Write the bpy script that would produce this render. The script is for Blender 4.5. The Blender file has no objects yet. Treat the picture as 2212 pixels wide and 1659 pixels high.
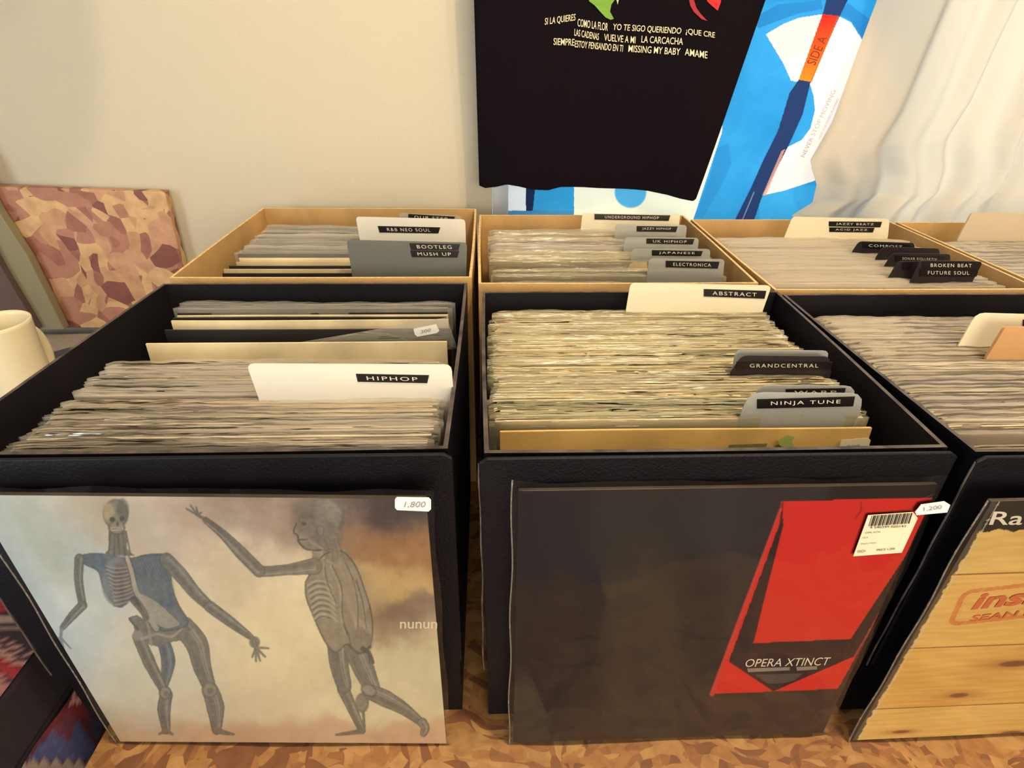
import bpy, math, random
import numpy as np
from mathutils import Vector, Matrix
random.seed(7); rng = np.random.default_rng(7)
S = bpy.context.scene
COL = S.collection

# ------------------------------------------------------------------ camera
TZ = 0.5                                  # table top height
CAMZ = TZ + 0.595
FPX = 1236.0
p_, y_, r_ = (math.radians(a) for a in (30.7, 2.5, 0.8))
CF = Vector((math.sin(y_)*math.cos(p_), math.cos(y_)*math.cos(p_), -math.sin(p_)))
_R0 = Vector((math.cos(y_), -math.sin(y_), 0)); _U0 = _R0.cross(CF)
CR = _R0*math.cos(r_) + _U0*math.sin(r_); CU = -_R0*math.sin(r_) + _U0*math.cos(r_)
C0 = Vector((0, 0, CAMZ))
cd = bpy.data.cameras.new('camera'); cam = bpy.data.objects.new('camera', cd); COL.objects.link(cam)
cd.sensor_width = 36; cd.lens = 36*FPX/2212; cd.clip_start = 0.01
cam.matrix_world = Matrix(((CR.x, CU.x, -CF.x, C0.x), (CR.y, CU.y, -CF.y, C0.y), (CR.z, CU.z, -CF.z, C0.z), (0, 0, 0, 1)))
S.camera = cam

# ------------------------------------------------------------------ light
vs = S.view_settings
vs.view_transform = 'Standard'; vs.look = 'None'; vs.gamma = 1; vs.use_curve_mapping = False
vs.exposure = 0.0
S.cycles.use_denoising = True
S.cycles.max_bounces = 8; S.cycles.transparent_max_bounces = 24
S.cycles.caustics_reflective = False; S.cycles.caustics_refractive = False
w = bpy.data.worlds.new('daylight'); S.world = w; w.use_nodes = True
w.node_tree.nodes['Background'].inputs[0].default_value = (0.80, 0.90, 1.0, 1)
w.node_tree.nodes['Background'].inputs[1].default_value = 1.3
def light(name, kind, loc, power, color, size=0.1, size_y=None, aim=None):
    l = bpy.data.lights.new(name, kind); o = bpy.data.objects.new(name, l); COL.objects.link(o)
    l.energy = power; l.color = color; o.location = loc
    if kind == 'AREA':
        l.size = size
        if size_y: l.shape = 'RECTANGLE'; l.size_y = size_y
    else: l.shadow_soft_size = size
    if aim is not None: o.rotation_euler = (Vector(aim)-Vector(loc)).to_track_quat('-Z', 'Y').to_euler()
    return o
WARM = (1.0, 0.79, 0.52)
light('ceiling_lamp_bulb', 'POINT', (0.42, 0.10, 2.25), 50, WARM, 0.035)
light('ceiling_lamp_bulb', 'POINT', (0.95, -0.35, 2.25), 28, WARM, 0.035)
light('front_fill_light', 'AREA', (0.35, -1.45, 1.05), 36, (1.0, 0.87, 0.68), 1.4, 1.0, (0.1, 0.5, 0.75))  # unseen fill added behind the camera to brighten front-facing surfaces
light('glass_door_daylight', 'AREA', (-1.65, -0.75, 0.95), 32, (0.74, 0.88, 1.0), 0.9, 1.8, (-0.2, 0.5, 0.7))
light('window_daylight', 'AREA', (0.85, 1.36, 1.35), 7, (0.84, 0.92, 1.0), 1.5, 1.3, (0.85, 0, 1.2))

# ------------------------------------------------------------------ measuring helpers
def ray(px, py): return CF + CR*((px-1106)/FPX) - CU*((py-829.5)/FPX)
def atz(px, py, z):
    d = ray(px, py); return C0 + d*((z-CAMZ)/d.z)
def aty(px, py, y):
    d = ray(px, py); return C0 + d*(y/d.y)
def atx(px, py, x):
    d = ray(px, py); return C0 + d*(x/d.x)
def atpl(px, py, P, N):
    d = ray(px, py); return C0 + d*((Vector(P)-C0).dot(N)/d.dot(N))
def proj(V):
    V = np.asarray(V) - np.array(C0)
    f = V@np.array(CF); return 1106 + FPX*(V@np.array(CR))/f, 829.5 - FPX*(V@np.array(CU))/f
def lin(c):
    c = np.asarray(c, float)/255.0
    return np.where(c <= 0.04045, c/12.92, ((c+0.055)/1.055)**2.4)

# ------------------------------------------------------------------ object helpers
def tag(o, label=None, cat=None, group=None, kind=None):
    if label: o['label'] = label
    if cat: o['category'] = cat
    if group: o['group'] = group
    if kind: o['kind'] = kind
    return o
def empty(name, loc, label=None, cat=None, group=None):
    o = bpy.data.objects.new(name, None); COL.objects.link(o); o.location = loc
    o.empty_display_size = 0.05
    return tag(o, label, cat, group)
def mesh(name, verts, faces, m, parent=None, smooth=False, mids=None):
    """verts in world space (parents here are never rotated)"""
    off = Vector((0, 0, 0)); q = parent
    while q is not None: off += q.location; q = q.parent
    V = np.asarray([tuple(v) for v in verts], float) - np.array(off)
    me = bpy.data.meshes.new(name); me.from_pydata(V.tolist(), [], [list(map(int, f)) for f in faces])
    for mm in (m if isinstance(m, (list, tuple)) else [m]): me.materials.append(mm)
    if smooth: me.polygons.foreach_set('use_smooth', [True]*len(me.polygons))
    if mids is not None: me.polygons.foreach_set('material_index', mids)
    me.update()
    o = bpy.data.objects.new(name, me); COL.objects.link(o); o.parent = parent
    return o
def bevel(o, wd=0.002, n=2):
    b = o.modifiers.new('bevel', 'BEVEL'); b.width = wd; b.segments = n; b.limit_method = 'ANGLE'; return o
def boxg(x0, x1, y0, y1, z0, z1):
    V = [(x0,y0,z0),(x1,y0,z0),(x1,y1,z0),(x0,y1,z0),(x0,y0,z1),(x1,y0,z1),(x1,y1,z1),(x0,y1,z1)]
    F = [(0,3,2,1),(4,5,6,7),(0,1,5,4),(1,2,6,5),(2,3,7,6),(3,0,4,7)]
    return V, F
def slab(name, b, m, parent=None, bv=0.0):
    V, F = boxg(*b); o = mesh(name, V, F, m, parent)
    if bv: bevel(o, bv)
    return o
def prism(pts, depth_vec):
    n = len(pts); V = [Vector(p) for p in pts] + [Vector(p)+Vector(depth_vec) for p in pts]
    F = [tuple(range(n)), tuple(range(2*n-1, n-1, -1))] + [(i, i+n, (i+1) % n+n, (i+1) % n) for i in range(n)]
    return V, F
def grid(nu, nv, fn):
    V = [fn(i/(nu-1), j/(nv-1)) for j in range(nv) for i in range(nu)]
    F = [(j*nu+i, j*nu+i+1, (j+1)*nu+i+1, (j+1)*nu+i) for j in range(nv-1) for i in range(nu-1)]
    return V, F

# ------------------------------------------------------------------ materials
class N:
    def __init__(s, name):
        s.m = bpy.data.materials.new(name); s.m.use_nodes = True; s.t = s.m.node_tree; s.n = s.t.nodes
        s.b = s.n['Principled BSDF']; s.out = s.n['Material Output']
    def new(s, t, **k):
        x = s.n.new(t)
        for a, v in k.items(): setattr(x, a, v)
        return x
    def l(s, a, b): s.t.links.new(a, b)
    def set(s, node, **k):
        for a, v in k.items():
            node.inputs[a.replace('_', ' ')].default_value = v
        return node
def rgb(c): return tuple(float(v) for v in lin(c)) + (1.0,)
def mat(name, c, rough=0.6, metal=0, spec=0.5, bump=0, bscale=200, var=0, vscale=8, stretch=(1,1,1), coat=0, alpha=1.0, trans=0):
    s = N(name); s.set(s.b, Base_Color=rgb(c), Roughness=rough, Metallic=metal, Alpha=alpha)
    s.b.inputs['Specular IOR Level'].default_value = spec
    s.b.inputs['Coat Weight'].default_value = coat; s.b.inputs['Coat Roughness'].default_value = 0.08
    tc = s.new('ShaderNodeTexCoord'); mp = s.new('ShaderNodeMapping'); mp.inputs['Scale'].default_value = stretch
    s.l(tc.outputs['Object'], mp.inputs[0])
    col = None
    if var:
        nz = s.new('ShaderNodeTexNoise'); s.set(nz, Scale=vscale, Detail=4.0); s.l(mp.outputs[0], nz.inputs['Vector'])
        r = s.new('ShaderNodeValToRGB'); c = np.asarray(c, float)
        r.color_ramp.elements[0].position = 0.3; r.color_ramp.elements[1].position = 0.7
        r.color_ramp.elements[0].color = rgb(np.clip(c*(1-var), 0, 255)); r.color_ramp.elements[1].color = rgb(np.clip(c*(1+var), 0, 255))
        s.l(nz.outputs[0], r.inputs[0]); s.l(r.outputs[0], s.b.inputs['Base Color']); col = r.outputs[0]
    if bump:
        nb = s.new('ShaderNodeTexNoise'); s.set(nb, Scale=bscale, Detail=3.0); s.l(mp.outputs[0], nb.inputs['Vector'])
        bp = s.new('ShaderNodeBump'); s.set(bp, Strength=bump, Distance=0.002); s.l(nb.outputs[0], bp.inputs['Height'])
        s.l(bp.outputs[0], s.b.inputs['Normal'])
    if trans:
        tr = s.new('ShaderNodeBsdfTranslucent'); mx = s.new('ShaderNodeMixShader'); mx.inputs[0].default_value = trans
        if col: s.l(col, tr.inputs[0])
        else: tr.inputs[0].default_value = rgb(c)
        s.l(s.b.outputs[0], mx.inputs[1]); s.l(tr.outputs[0], mx.inputs[2]); s.l(mx.outputs[0], s.out.inputs[0])
    return s.m
def wall_mat():
    s = N('woven_wallpaper'); s.set(s.b, Base_Color=rgb((193, 186, 168)), Roughness=0.85)
    tc = s.new('ShaderNodeTexCoord'); last = None
    for sc in ((700, 700, 90), (90, 90, 700)):
        mp = s.new('ShaderNodeMapping'); mp.inputs['Scale'].default_value = sc; s.l(tc.outputs['Object'], mp.inputs[0])
        nz = s.new('ShaderNodeTexNoise'); s.set(nz, Scale=1.0, Detail=2.0); s.l(mp.outputs[0], nz.inputs['Vector'])
        bp = s.new('ShaderNodeBump'); s.set(bp, Strength=0.35, Distance=0.0008); s.l(nz.outputs[0], bp.inputs['Height'])
        if last: s.l(last, bp.inputs['Normal'])
        last = bp.outputs[0]
    s.l(last, s.b.inputs['Normal']); return s.m
def osb_mat(name, cols, scale=1.0):
    s = N(name); s.b.inputs['Roughness'].default_value = 0.55
    tc = s.new('ShaderNodeTexCoord'); wz = s.new('ShaderNodeTexNoise'); s.set(wz, Scale=7.0*scale, Detail=2.0)
    s.l(tc.outputs['Object'], wz.inputs['Vector'])
    ad = s.new('ShaderNodeMixRGB', blend_type='LINEAR_LIGHT'); ad.inputs[0].default_value = 0.05
    s.l(tc.outputs['Object'], ad.inputs[1]); s.l(wz.outputs['Color'], ad.inputs[2])
    prev = None
    for k, (rot, sc, seed) in enumerate(((0.3, (26, 70, 26), 0), (1.2, (80, 28, 60), 3), (-0.7, (34, 90, 45), 7))):
        mp = s.new('ShaderNodeMapping'); mp.inputs['Rotation'].default_value = (rot*0.6, rot*0.7, rot); mp.inputs['Scale'].default_value = tuple(v*scale for v in sc)
        mp.inputs['Location'].default_value = (seed, seed, seed); s.l(ad.outputs[0], mp.inputs[0])
        vo = s.new('ShaderNodeTexVoronoi'); s.set(vo, Scale=1.0); s.l(mp.outputs[0], vo.inputs['Vector'])
        sep = s.new('ShaderNodeSeparateColor'); s.l(vo.outputs['Color'], sep.inputs[0])
        r = s.new('ShaderNodeValToRGB'); r.color_ramp.interpolation = 'CONSTANT'
        e = r.color_ramp.elements; e[0].position = 0; e[0].color = rgb(cols[k % len(cols)])
        e[1].position = 0.8; e[1].color = rgb(cols[(k+2) % len(cols)])
        for q, pos in enumerate((0.2, 0.45, 0.62)):
            ne = e.new(pos); ne.color = rgb(cols[(k*2+q+1) % len(cols)])
        s.l(sep.outputs[0], r.inputs[0])
        if prev is None: prev = r.outputs[0]; hgt = sep.outputs[1]
        else:
            gt = s.new('ShaderNodeMath', operation='GREATER_THAN'); gt.inputs[1].default_value = 0.58; s.l(sep.outputs[2], gt.inputs[0])
            mx = s.new('ShaderNodeMixRGB'); s.l(gt.outputs[0], mx.inputs[0]); s.l(prev, mx.inputs[1]); s.l(r.outputs[0], mx.inputs[2]); prev = mx.outputs[0]
    gz = s.new('ShaderNodeTexNoise'); s.set(gz, Scale=60.0*scale, Detail=5.0); s.l(tc.outputs['Object'], gz.inputs['Vector'])
    gr = s.new('ShaderNodeValToRGB'); gr.color_ramp.elements[0].position = 0.3; gr.color_ramp.elements[0].color = (0.55, 0.5, 0.45, 1); gr.color_ramp.elements[1].position = 0.6
    s.l(gz.outputs[0], gr.inputs[0])
    ml = s.new('ShaderNodeMixRGB', blend_type='MULTIPLY'); ml.inputs[0].default_value = 0.6; s.l(prev, ml.inputs[1]); s.l(gr.outputs[0], ml.inputs[2])
    s.l(ml.outputs[0], s.b.inputs['Base Color'])
    bp = s.new('ShaderNodeBump'); s.set(bp, Strength=0.4, Distance=0.001); s.l(hgt, bp.inputs['Height']); s.l(bp.outputs[0], s.b.inputs['Normal'])
    return s.m
def print_mat(name, rough=0.5, trans=0.0, bump=0.0, bscale=900, coat=0.0):
    s = N(name); at = s.new('ShaderNodeVertexColor'); at.layer_name = 'print'
    s.l(at.outputs[0], s.b.inputs['Base Color']); s.b.inputs['Roughness'].default_value = rough; s.b.inputs['Coat Weight'].default_value = coat
    if bump:
        tc = s.new('ShaderNodeTexCoord'); nb = s.new('ShaderNodeTexNoise'); s.set(nb, Scale=bscale, Detail=2.0); s.l(tc.outputs['Object'], nb.inputs['Vector'])
        bp = s.new('ShaderNodeBump'); s.set(bp, Strength=bump, Distance=0.001); s.l(nb.outputs[0], bp.inputs['Height']); s.l(bp.outputs[0], s.b.inputs['Normal'])
    if trans:
        tr = s.new('ShaderNodeBsdfTranslucent'); s.l(at.outputs[0], tr.inputs[0]); mx = s.new('ShaderNodeMixShader'); mx.inputs[0].default_value = trans
        s.l(s.b.outputs[0], mx.inputs[1]); s.l(tr.outputs[0], mx.inputs[2]); s.l(mx.outputs[0], s.out.inputs[0])
    return s.m
def film_mat(name, tint, haze, rough=0.10, bump=0.8, stretch=(11, 30, 190), spec=0.5, wr=0.0032, ior=1.9):
    """thin plastic film: see-through + milky haze + gloss"""
    s = N(name)
    tc = s.new('ShaderNodeTexCoord'); mp = s.new('ShaderNodeMapping'); mp.inputs['Scale'].default_value = stretch; s.l(tc.outputs['Object'], mp.inputs[0])
    oi = s.new('ShaderNodeObjectInfo'); av = s.new('ShaderNodeVectorMath', operation='ADD'); s.l(mp.outputs[0], av.inputs[0]); 
    ms = s.new('ShaderNodeMath', operation='MULTIPLY'); ms.inputs[1].default_value = 37.0; s.l(oi.outputs['Random'], ms.inputs[0]); s.l(ms.outputs[0], av.inputs[1])
    nz = s.new('ShaderNodeTexNoise'); s.set(nz, Scale=1.0, Detail=3.0); s.l(av.outputs[0], nz.inputs['Vector'])
    bp = s.new('ShaderNodeBump'); s.set(bp, Strength=bump, Distance=wr); s.l(nz.outputs[0], bp.inputs['Height']); s.l(bp.outputs[0], s.b.inputs['Normal'])
    s.set(s.b, Base_Color=rgb(tint), Roughness=rough); s.b.inputs['Specular IOR Level'].default_value = spec
    lw = s.new('ShaderNodeFresnel'); lw.inputs[0].default_value = ior; s.l(bp.outputs[0], lw.inputs['Normal'])
    gl = s.new('ShaderNodeBsdfGlossy'); gl.inputs['Roughness'].default_value = rough; s.l(bp.outputs[0], gl.inputs['Normal'])
    tr = s.new('ShaderNodeBsdfTransparent'); a = s.new('ShaderNodeMixShader'); a.inputs[0].default_value = haze
    df = s.new('ShaderNodeBsdfDiffuse'); df.inputs[0].default_value = rgb(tint)
    tl = s.new('ShaderNodeBsdfTranslucent'); tl.inputs[0].default_value = rgb(tint)
    dm = s.new('ShaderNodeMixShader'); dm.inputs[0].default_value = 0.3; s.l(df.outputs[0], dm.inputs[1]); s.l(tl.outputs[0], dm.inputs[2])
    s.l(tr.outputs[0], a.inputs[1]); s.l(dm.outputs[0], a.inputs[2])
    b = s.new('ShaderNodeMixShader'); s.l(lw.outputs[0], b.inputs[0]); s.l(a.outputs[0], b.inputs[1]); s.l(gl.outputs[0], b.inputs[2])
    s.l(b.outputs[0], s.out.inputs[0]); return s.m

M = {}
M['wall'] = wall_mat()
M['ceiling'] = mat('ceiling_paint', (225, 220, 208), 0.9)
M['floor'] = mat('floor_boards', (70, 48, 36), 0.5, var=0.25, vscale=6, stretch=(1, 12, 1))
M['osb'] = osb_mat('osb_board', [(150, 112, 68), (142, 100, 58), (160, 122, 76), (128, 86, 52), (148, 108, 64), (110, 70, 44)], 1.3)
M['osb_pale'] = osb_mat('osb_board_faded', [(190, 146, 116), (168, 118, 98), (202, 166, 122), (150, 98, 84), (186, 144, 108), (124, 74, 66)], 0.62)
M['black_board'] = mat('black_cardboard', (8, 6, 13), 0.5, spec=0.22, bump=0.25, bscale=500, var=0.25, vscale=30)
M['black_inside'] = mat('black_cardboard_inside', (14, 10, 18), 0.65, spec=0.25, bump=0.2, bscale=400)
M['black_edge'] = mat('cut_board_edge', (60, 52, 50), 0.7, var=0.5, vscale=60)
M['kraft'] = mat('kraft_cardboard', (184, 148, 96), 0.75, bump=0.2, bscale=300, var=0.08, vscale=12)
M['kraft_edge'] = mat('kraft_cut_edge', (206, 176, 124), 0.8, var=0.12, vscale=200)
M['white_card'] = mat('white_divider_plastic', (212, 208, 198), 0.4)
M['cream_card'] = mat('cream_divider_plastic', (216, 207, 180), 0.4)
M['grey_card'] = mat('grey_divider_plastic', (92, 96, 92), 0.4)
M['black_card'] = mat('black_divider_plastic', (34, 29, 34), 0.35)
M['tan_card'] = mat('tan_divider_board', (178, 136, 92), 0.8, bump=0.2)
M['pulp_card'] = mat('grey_brown_board', (186, 172, 148), 0.8, bump=0.2)
M['frost'] = film_mat('frosted_divider_plastic', (212, 214, 208), 0.5, 0.3, 0.1)
M['tape'] = mat('black_embossing_tape', (18, 14, 16), 0.3)
M['letter'] = mat('embossed_white_letters', (205, 198, 184), 0.6)
M['sticker'] = mat('white_price_sticker', (232, 230, 226), 0.5)
M['ink'] = mat('grey_pencil_ink', (130, 130, 140), 0.6)
M['dark_ink'] = mat('dark_print_ink', (40, 36, 36), 0.6)
M['white_ink'] = mat('white_print_ink', (225, 215, 195), 0.6)
M['film_warm'] = film_mat('plastic_sleeve_yellowed', (246, 236, 196), 0.32, 0.055, 0.8, (9, 30, 110), wr=.006, ior=1.85)
M['film_grey'] = film_mat('plastic_sleeve_hazy', (240, 230, 214), 0.40, 0.10, 0.5, (7, 30, 80), wr=.004, ior=1.6)
M['film_clear'] = film_mat('plastic_sleeve_clear', (236, 230, 218), 0.22, 0.07, 0.6, (8, 30, 90), wr=.005, ior=1.7)
M['film_milk'] = film_mat('plastic_sleeve_milky', (226, 215, 198), 0.6, 0.26, 0.3, (8, 30, 60), ior=1.5)
M['film_front'] = film_mat('plastic_sleeve_front', (200, 200, 200), 0.008, 0.06, 0.5, (9, 9, 9), wr=0.006, ior=1.5)
M['porcelain'] = mat('white_glaze', (226, 216, 184), 0.22, coat=0.4)
M['shirt'] = mat('black_cotton', (14, 8, 15), 0.95, spec=0.1, bump=0.3, bscale=1500)
M['towel'] = print_mat('printed_towel_cloth', 0.9, 0.55, 0.5)
M['curtain'] = mat('cream_curtain_cloth', (212, 203, 184), 0.9, trans=0.5, bump=0.2, bscale=900)
M['frame_white'] = mat('window_frame_white', (220, 226, 235), 0.4)
M['cover'] = print_mat('printed_album_cover', 0.6); M['cover'].node_tree.nodes['Principled BSDF'].inputs['Specular IOR Level'].default_value = 0.25
M['rug'] = print_mat('woven_kilim', 0.95, 0, 0.8, 1200)
M['black_cloth'] = mat('black_seat_cloth', (24, 14, 26), 0.9, bump=0.3, bscale=600)
M['grey_panel'] = mat('grey_green_panel', (128, 122, 98), 0.7)
M['violet_panel'] = mat('violet_grey_panel', (84, 66, 66), 0.7)
M['pale_violet'] = mat('pale_violet_panel', (128, 114, 112), 0.7)
M['steel'] = mat('painted_steel', (60, 60, 64), 0.4, metal=0.6)
JACK = {}
def jmat(c):
    c = tuple(c)
    if c not in JACK: JACK[c] = mat('album_jacket_card', c, 0.5, var=0.10, vscale=14)
    return JACK[c]
g = N('window_glass'); gt = g.new('ShaderNodeBsdfTransparent'); gg = g.new('ShaderNodeBsdfGlossy'); gg.inputs['Roughness'].default_value = 0.02
gm = g.new('ShaderNodeMixShader'); gm.inputs[0].default_value = 0.06; g.l(gt.outputs[0], gm.inputs[1]); g.l(gg.outputs[0], gm.inputs[2]); g.l(gm.outputs[0], g.out.inputs[0])
M['glass'] = g.m

# ------------------------------------------------------------------ lettering
_txt = {}
def text_mesh(s, bold=0.0, spacing=1.0):
    k = (s, bold, spacing)
    if k not in _txt:
        cu = bpy.data.curves.new('t', 'FONT'); cu.body = s; cu.offset = bold; cu.space_character = spacing; cu.resolution_u = 3
        o = bpy.data.objects.new('t', cu); COL.objects.link(o)
        dg = bpy.context.evaluated_depsgraph_get(); me = bpy.data.meshes.new_from_object(o.evaluated_get(dg))
        V = np.array([v.co[:] for v in me.vertices]); F = [tuple(p.vertices) for p in me.polygons]
        bpy.data.objects.remove(o); bpy.data.curves.remove(cu)
        V[:, 0] -= V[:, 0].min(); V[:, 0] /= V[:, 0].max(); V[:, 1] -= V[:, 1].min(); V[:, 1] /= V[:, 1].max()
        _txt[k] = (V, F)
    return _txt[k]
def text_on(s, A, B, up, m, parent, name='lettering', bold=0.0, spacing=1.0, shear=0.0, fn=None):
    """lettering from baseline point A to B, full height vector up"""
    V, F = text_mesh(s, bold, spacing); A = Vector(A); X = Vector(B)-A; U = Vector(up)
    P = [A + X*(v[0]+shear*v[1]) + U*v[1] for v in V]
    if fn: P = [fn(q) for q in P]
    return mesh(name, P, F, m, parent)

# ------------------------------------------------------------------ raster print helpers (artwork of printed sheets)
def nz2(x, y, s, seed=0):
    r = np.random.default_rng(seed); o = np.zeros_like(x, float); amp = 1.0; tot = 0
    for k in range(5):
        for q in range(3):
            a = r.uniform(0, math.tau); f = s*2**k*r.uniform(.7, 1.3)
            o += amp*np.sin((x*math.cos(a)+y*math.sin(a))*f + r.uniform(0, 6.28) + 1.7*np.sin((y*math.cos(a)-x*math.sin(a))*f*0.6+r.uniform(0, 6)))
        tot += amp*3; amp *= 0.55
    return o/tot*1.6
def inpoly(x, y, P):
    c = np.zeros(x.shape, bool); n = len(P)
    for i in range(n):
        x1, y1 = P[i]; x2, y2 = P[i-1]
        if y1 == y2: continue
        c ^= ((y1 > y) != (y2 > y)) & (x < (x2-x1)*(y-y1)/(y2-y1)+x1)
    return c
def seg(x, y, a, b, wa, wb=None):
    wb = wa if wb is None else wb
    dx, dy = b[0]-a[0], b[1]-a[1]; L = dx*dx+dy*dy+1e-9
    t = np.clip(((x-a[0])*dx+(y-a[1])*dy)/L, 0, 1)
    d = np.hypot(x-a[0]-t*dx, y-a[1]-t*dy); r = wa+(wb-wa)*t
    return np.clip((r-d)/2.0+0.5, 0, 1)
class Paint:
    def __init__(s, x, y, base): s.x = x; s.y = y; s.c = np.tile(np.asarray(base, float), (len(x), 1))
    def over(s, a, col): a = np.asarray(a, float)[:, None]; s.c = s.c*(1-a)+np.asarray(col, float)*a
    def poly(s, P, col, a=1.0): s.over(inpoly(s.x, s.y, P)*a, col)
    def line(s, pts, col, w0, w1=None, a=1.0):
        w1 = w0 if w1 is None else w1; n = len(pts)-1; m = np.zeros_like(s.x)
        for i in range(n): m = np.maximum(m, seg(s.x, s.y, pts[i], pts[i+1], w0+(w1-w0)*i/n, w0+(w1-w0)*(i+1)/n))
        s.over(m*a, col)
    def ell(s, cx, cy, rx, ry, col, a=1.0, soft=0.15, rot=0):
        c, q = math.cos(rot), math.sin(rot); dx = s.x-cx; dy = s.y-cy
        d = np.hypot((dx*c+dy*q)/rx, (dy*c-dx*q)/ry); s.over(np.clip((1-d)/soft+0.5, 0, 1)*a, col)
def blobs(x, y, L, power=1.0):
    W = np.zeros((len(x), 1)); Cc = np.zeros((len(x), 3))
    for (cx, cy, rx, ry, col) in L:
        w_ = np.exp(-(((x-cx)/rx)**2+((y-cy)/ry)**2)*power)[:, None]+1e-9; W += w_; Cc += w_*np.asarray(col, float)
    return Cc/W
def printed(name, nu, nv, fn, paint, m, parent, smooth=True):
    V, F = grid(nu, nv, fn); V = np.array([tuple(v) for v in V])
    o = mesh(name, V, F, m, parent, smooth)
    px, py = proj(V); col = lin(np.clip(paint(px, py, V), 0, 255))
    at = o.data.color_attributes.new('print', 'FLOAT_COLOR', 'POINT')
    at.data.foreach_set('color', np.concatenate([col, np.ones((len(col), 1))], 1).ravel().astype(np.float32))
    return o

# ================================================================== THE ROOM
WY = 1.105                               # inner face of the back wall
X0, X1, Y0, ZC = -1.75, 2.3, -2.0, 2.4
winL = aty(1064, 430, WY).x; winB = TZ+0.16; winT = 1.95; winR = 2.05
def struct(name, b, m):
    o = slab(name, b, m); o['kind'] = 'structure'; return o
V = []; F = []
for b in ((X0-.1, winL, WY, WY+.14, 0, ZC), (winR, X1+.1, WY, WY+.14, 0, ZC), (winL, winR, WY, WY+.14, 0, winB), (winL, winR, WY, WY+.14, winT, ZC)):
    v, f = boxg(*b); F += [tuple(i+len(V) for i in q) for q in f]; V += v
mesh('wall_back', V, F, M['wall'])['kind'] = 'structure'
struct('wall_left', (X0-.1, X0, Y0, WY, 0, ZC), M['wall'])
struct('wall_right', (X1, X1+.1, Y0, WY, 0, ZC), M['wall'])
struct('wall_front', (X0-.1, X1+.1, Y0-.1, Y0, 0, ZC), M['wall'])
struct('floor', (X0-.1, X1+.1, Y0-.1, WY+.14, -.06, 0), M['floor'])
struct('ceiling', (X0-.1, X1+.1, Y0-.1, WY+.14, ZC, ZC+.06), M['ceiling'])
V = []; F = []
fw = 0.035
for b in ((winL+.001, winL+fw, WY+.03, WY+.10, winB, winT), (winR-fw, winR-.001, WY+.03, WY+.10, winB, winT), (winL+fw, winR-fw, WY+.03, WY+.10, winB, winB+fw),
          (winL+fw, winR-fw, WY+.03, WY+.10, winT-fw, winT-.001), ((winL+winR)/2-.02, (winL+winR)/2+.02, WY+.04, WY+.09, winB+fw, winT-fw)):
    v, f = boxg(*b); F += [tuple(i+len(V) for i in q) for q in f]; V += v
wf = mesh('window_1', V, F, M['frame_white']); wf['kind'] = 'structure'
slab('glass_pane', (winL+fw, winR-fw, WY+.06, WY+.066, winB+fw, winT-fw), M['glass'], wf)

# ================================================================== TABLE, BENCH, PANELS
tl = atz(215, 1600, TZ).x
tb = empty('display_table', (0.5, 0.6, 0), 'low OSB table carrying the seven record boxes', 'table')
slab('tabletop', (tl, 1.7, 0.06, WY-.01, TZ-.021, TZ), M['osb'], tb, 0.001)
for x in (tl+.05, 1.62):
    for y in (0.1, WY-.09): slab('leg', (x, x+.05, y, y+.05, 0, TZ-.021), M['steel'], tb)
BZ = TZ+0.088                             # bench surface
bx = atz(40, 1450, BZ).x                  # its right edge
# lower chest with rug, black cushion, blanket
ch = empty('storage_chest', (-1.1, 0.5, 0), 'low chest left of the table with a red and blue woven rug over its side', 'chest')
slab('chest_body', (X0+.05, bx-.002, 0.02, WY-.02, 0, TZ+.011), M['black_cloth'], ch)
def rug_side(px, py, V):
    P = Paint(px, py, (72, 22, 34)); y = V[:, 1]; z = V[:, 2]; n = 0.004*np.sin(y*900)
    P.poly([(60, 1640), (130, 1560), (150, 1530), (200, 1600), (210, 1645), (60, 1645)], (58, 62, 104))
    P.poly([(180, 1540), (215, 1500), (250, 1520), (210, 1600)], (52, 56, 96))
    P.poly([(90, 1570), (190, 1480), (150, 1600)], (96, 26, 40), 0.7)
    P.poly([(140, 1545), (180, 1500), (170, 1470), (205, 1560)], (110, 28, 40), 0.7)
    for k in range(5): P.poly([(150+k*13, 1525-k*8), (162+k*13, 1490-k*4), (170+k*13, 1518-k*4)], (170, 120, 118))
    P.over((py > 1646+5*np.sin(px*.25))*1.0, (130, 118, 112))
    return (P.c + nz2(y*400, z*400, 1.5, 3)[:, None]*10)*1.15
printed('rug_cover', 160, 90, lambda u, v: (bx+.002+.002*math.sin(u*40), 0.05+u*0.6, 0.22+v*(TZ+.0095-.22)), rug_side, M['rug'], ch)
cu = slab('seat_cushion', (X0+.06, bx, 0.01, WY-.03, TZ+.0115, BZ-.004), M['black_cloth'], None, 0.006)
tag(cu, 'flat black cushion on the chest left of the table', 'cushion')
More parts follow.
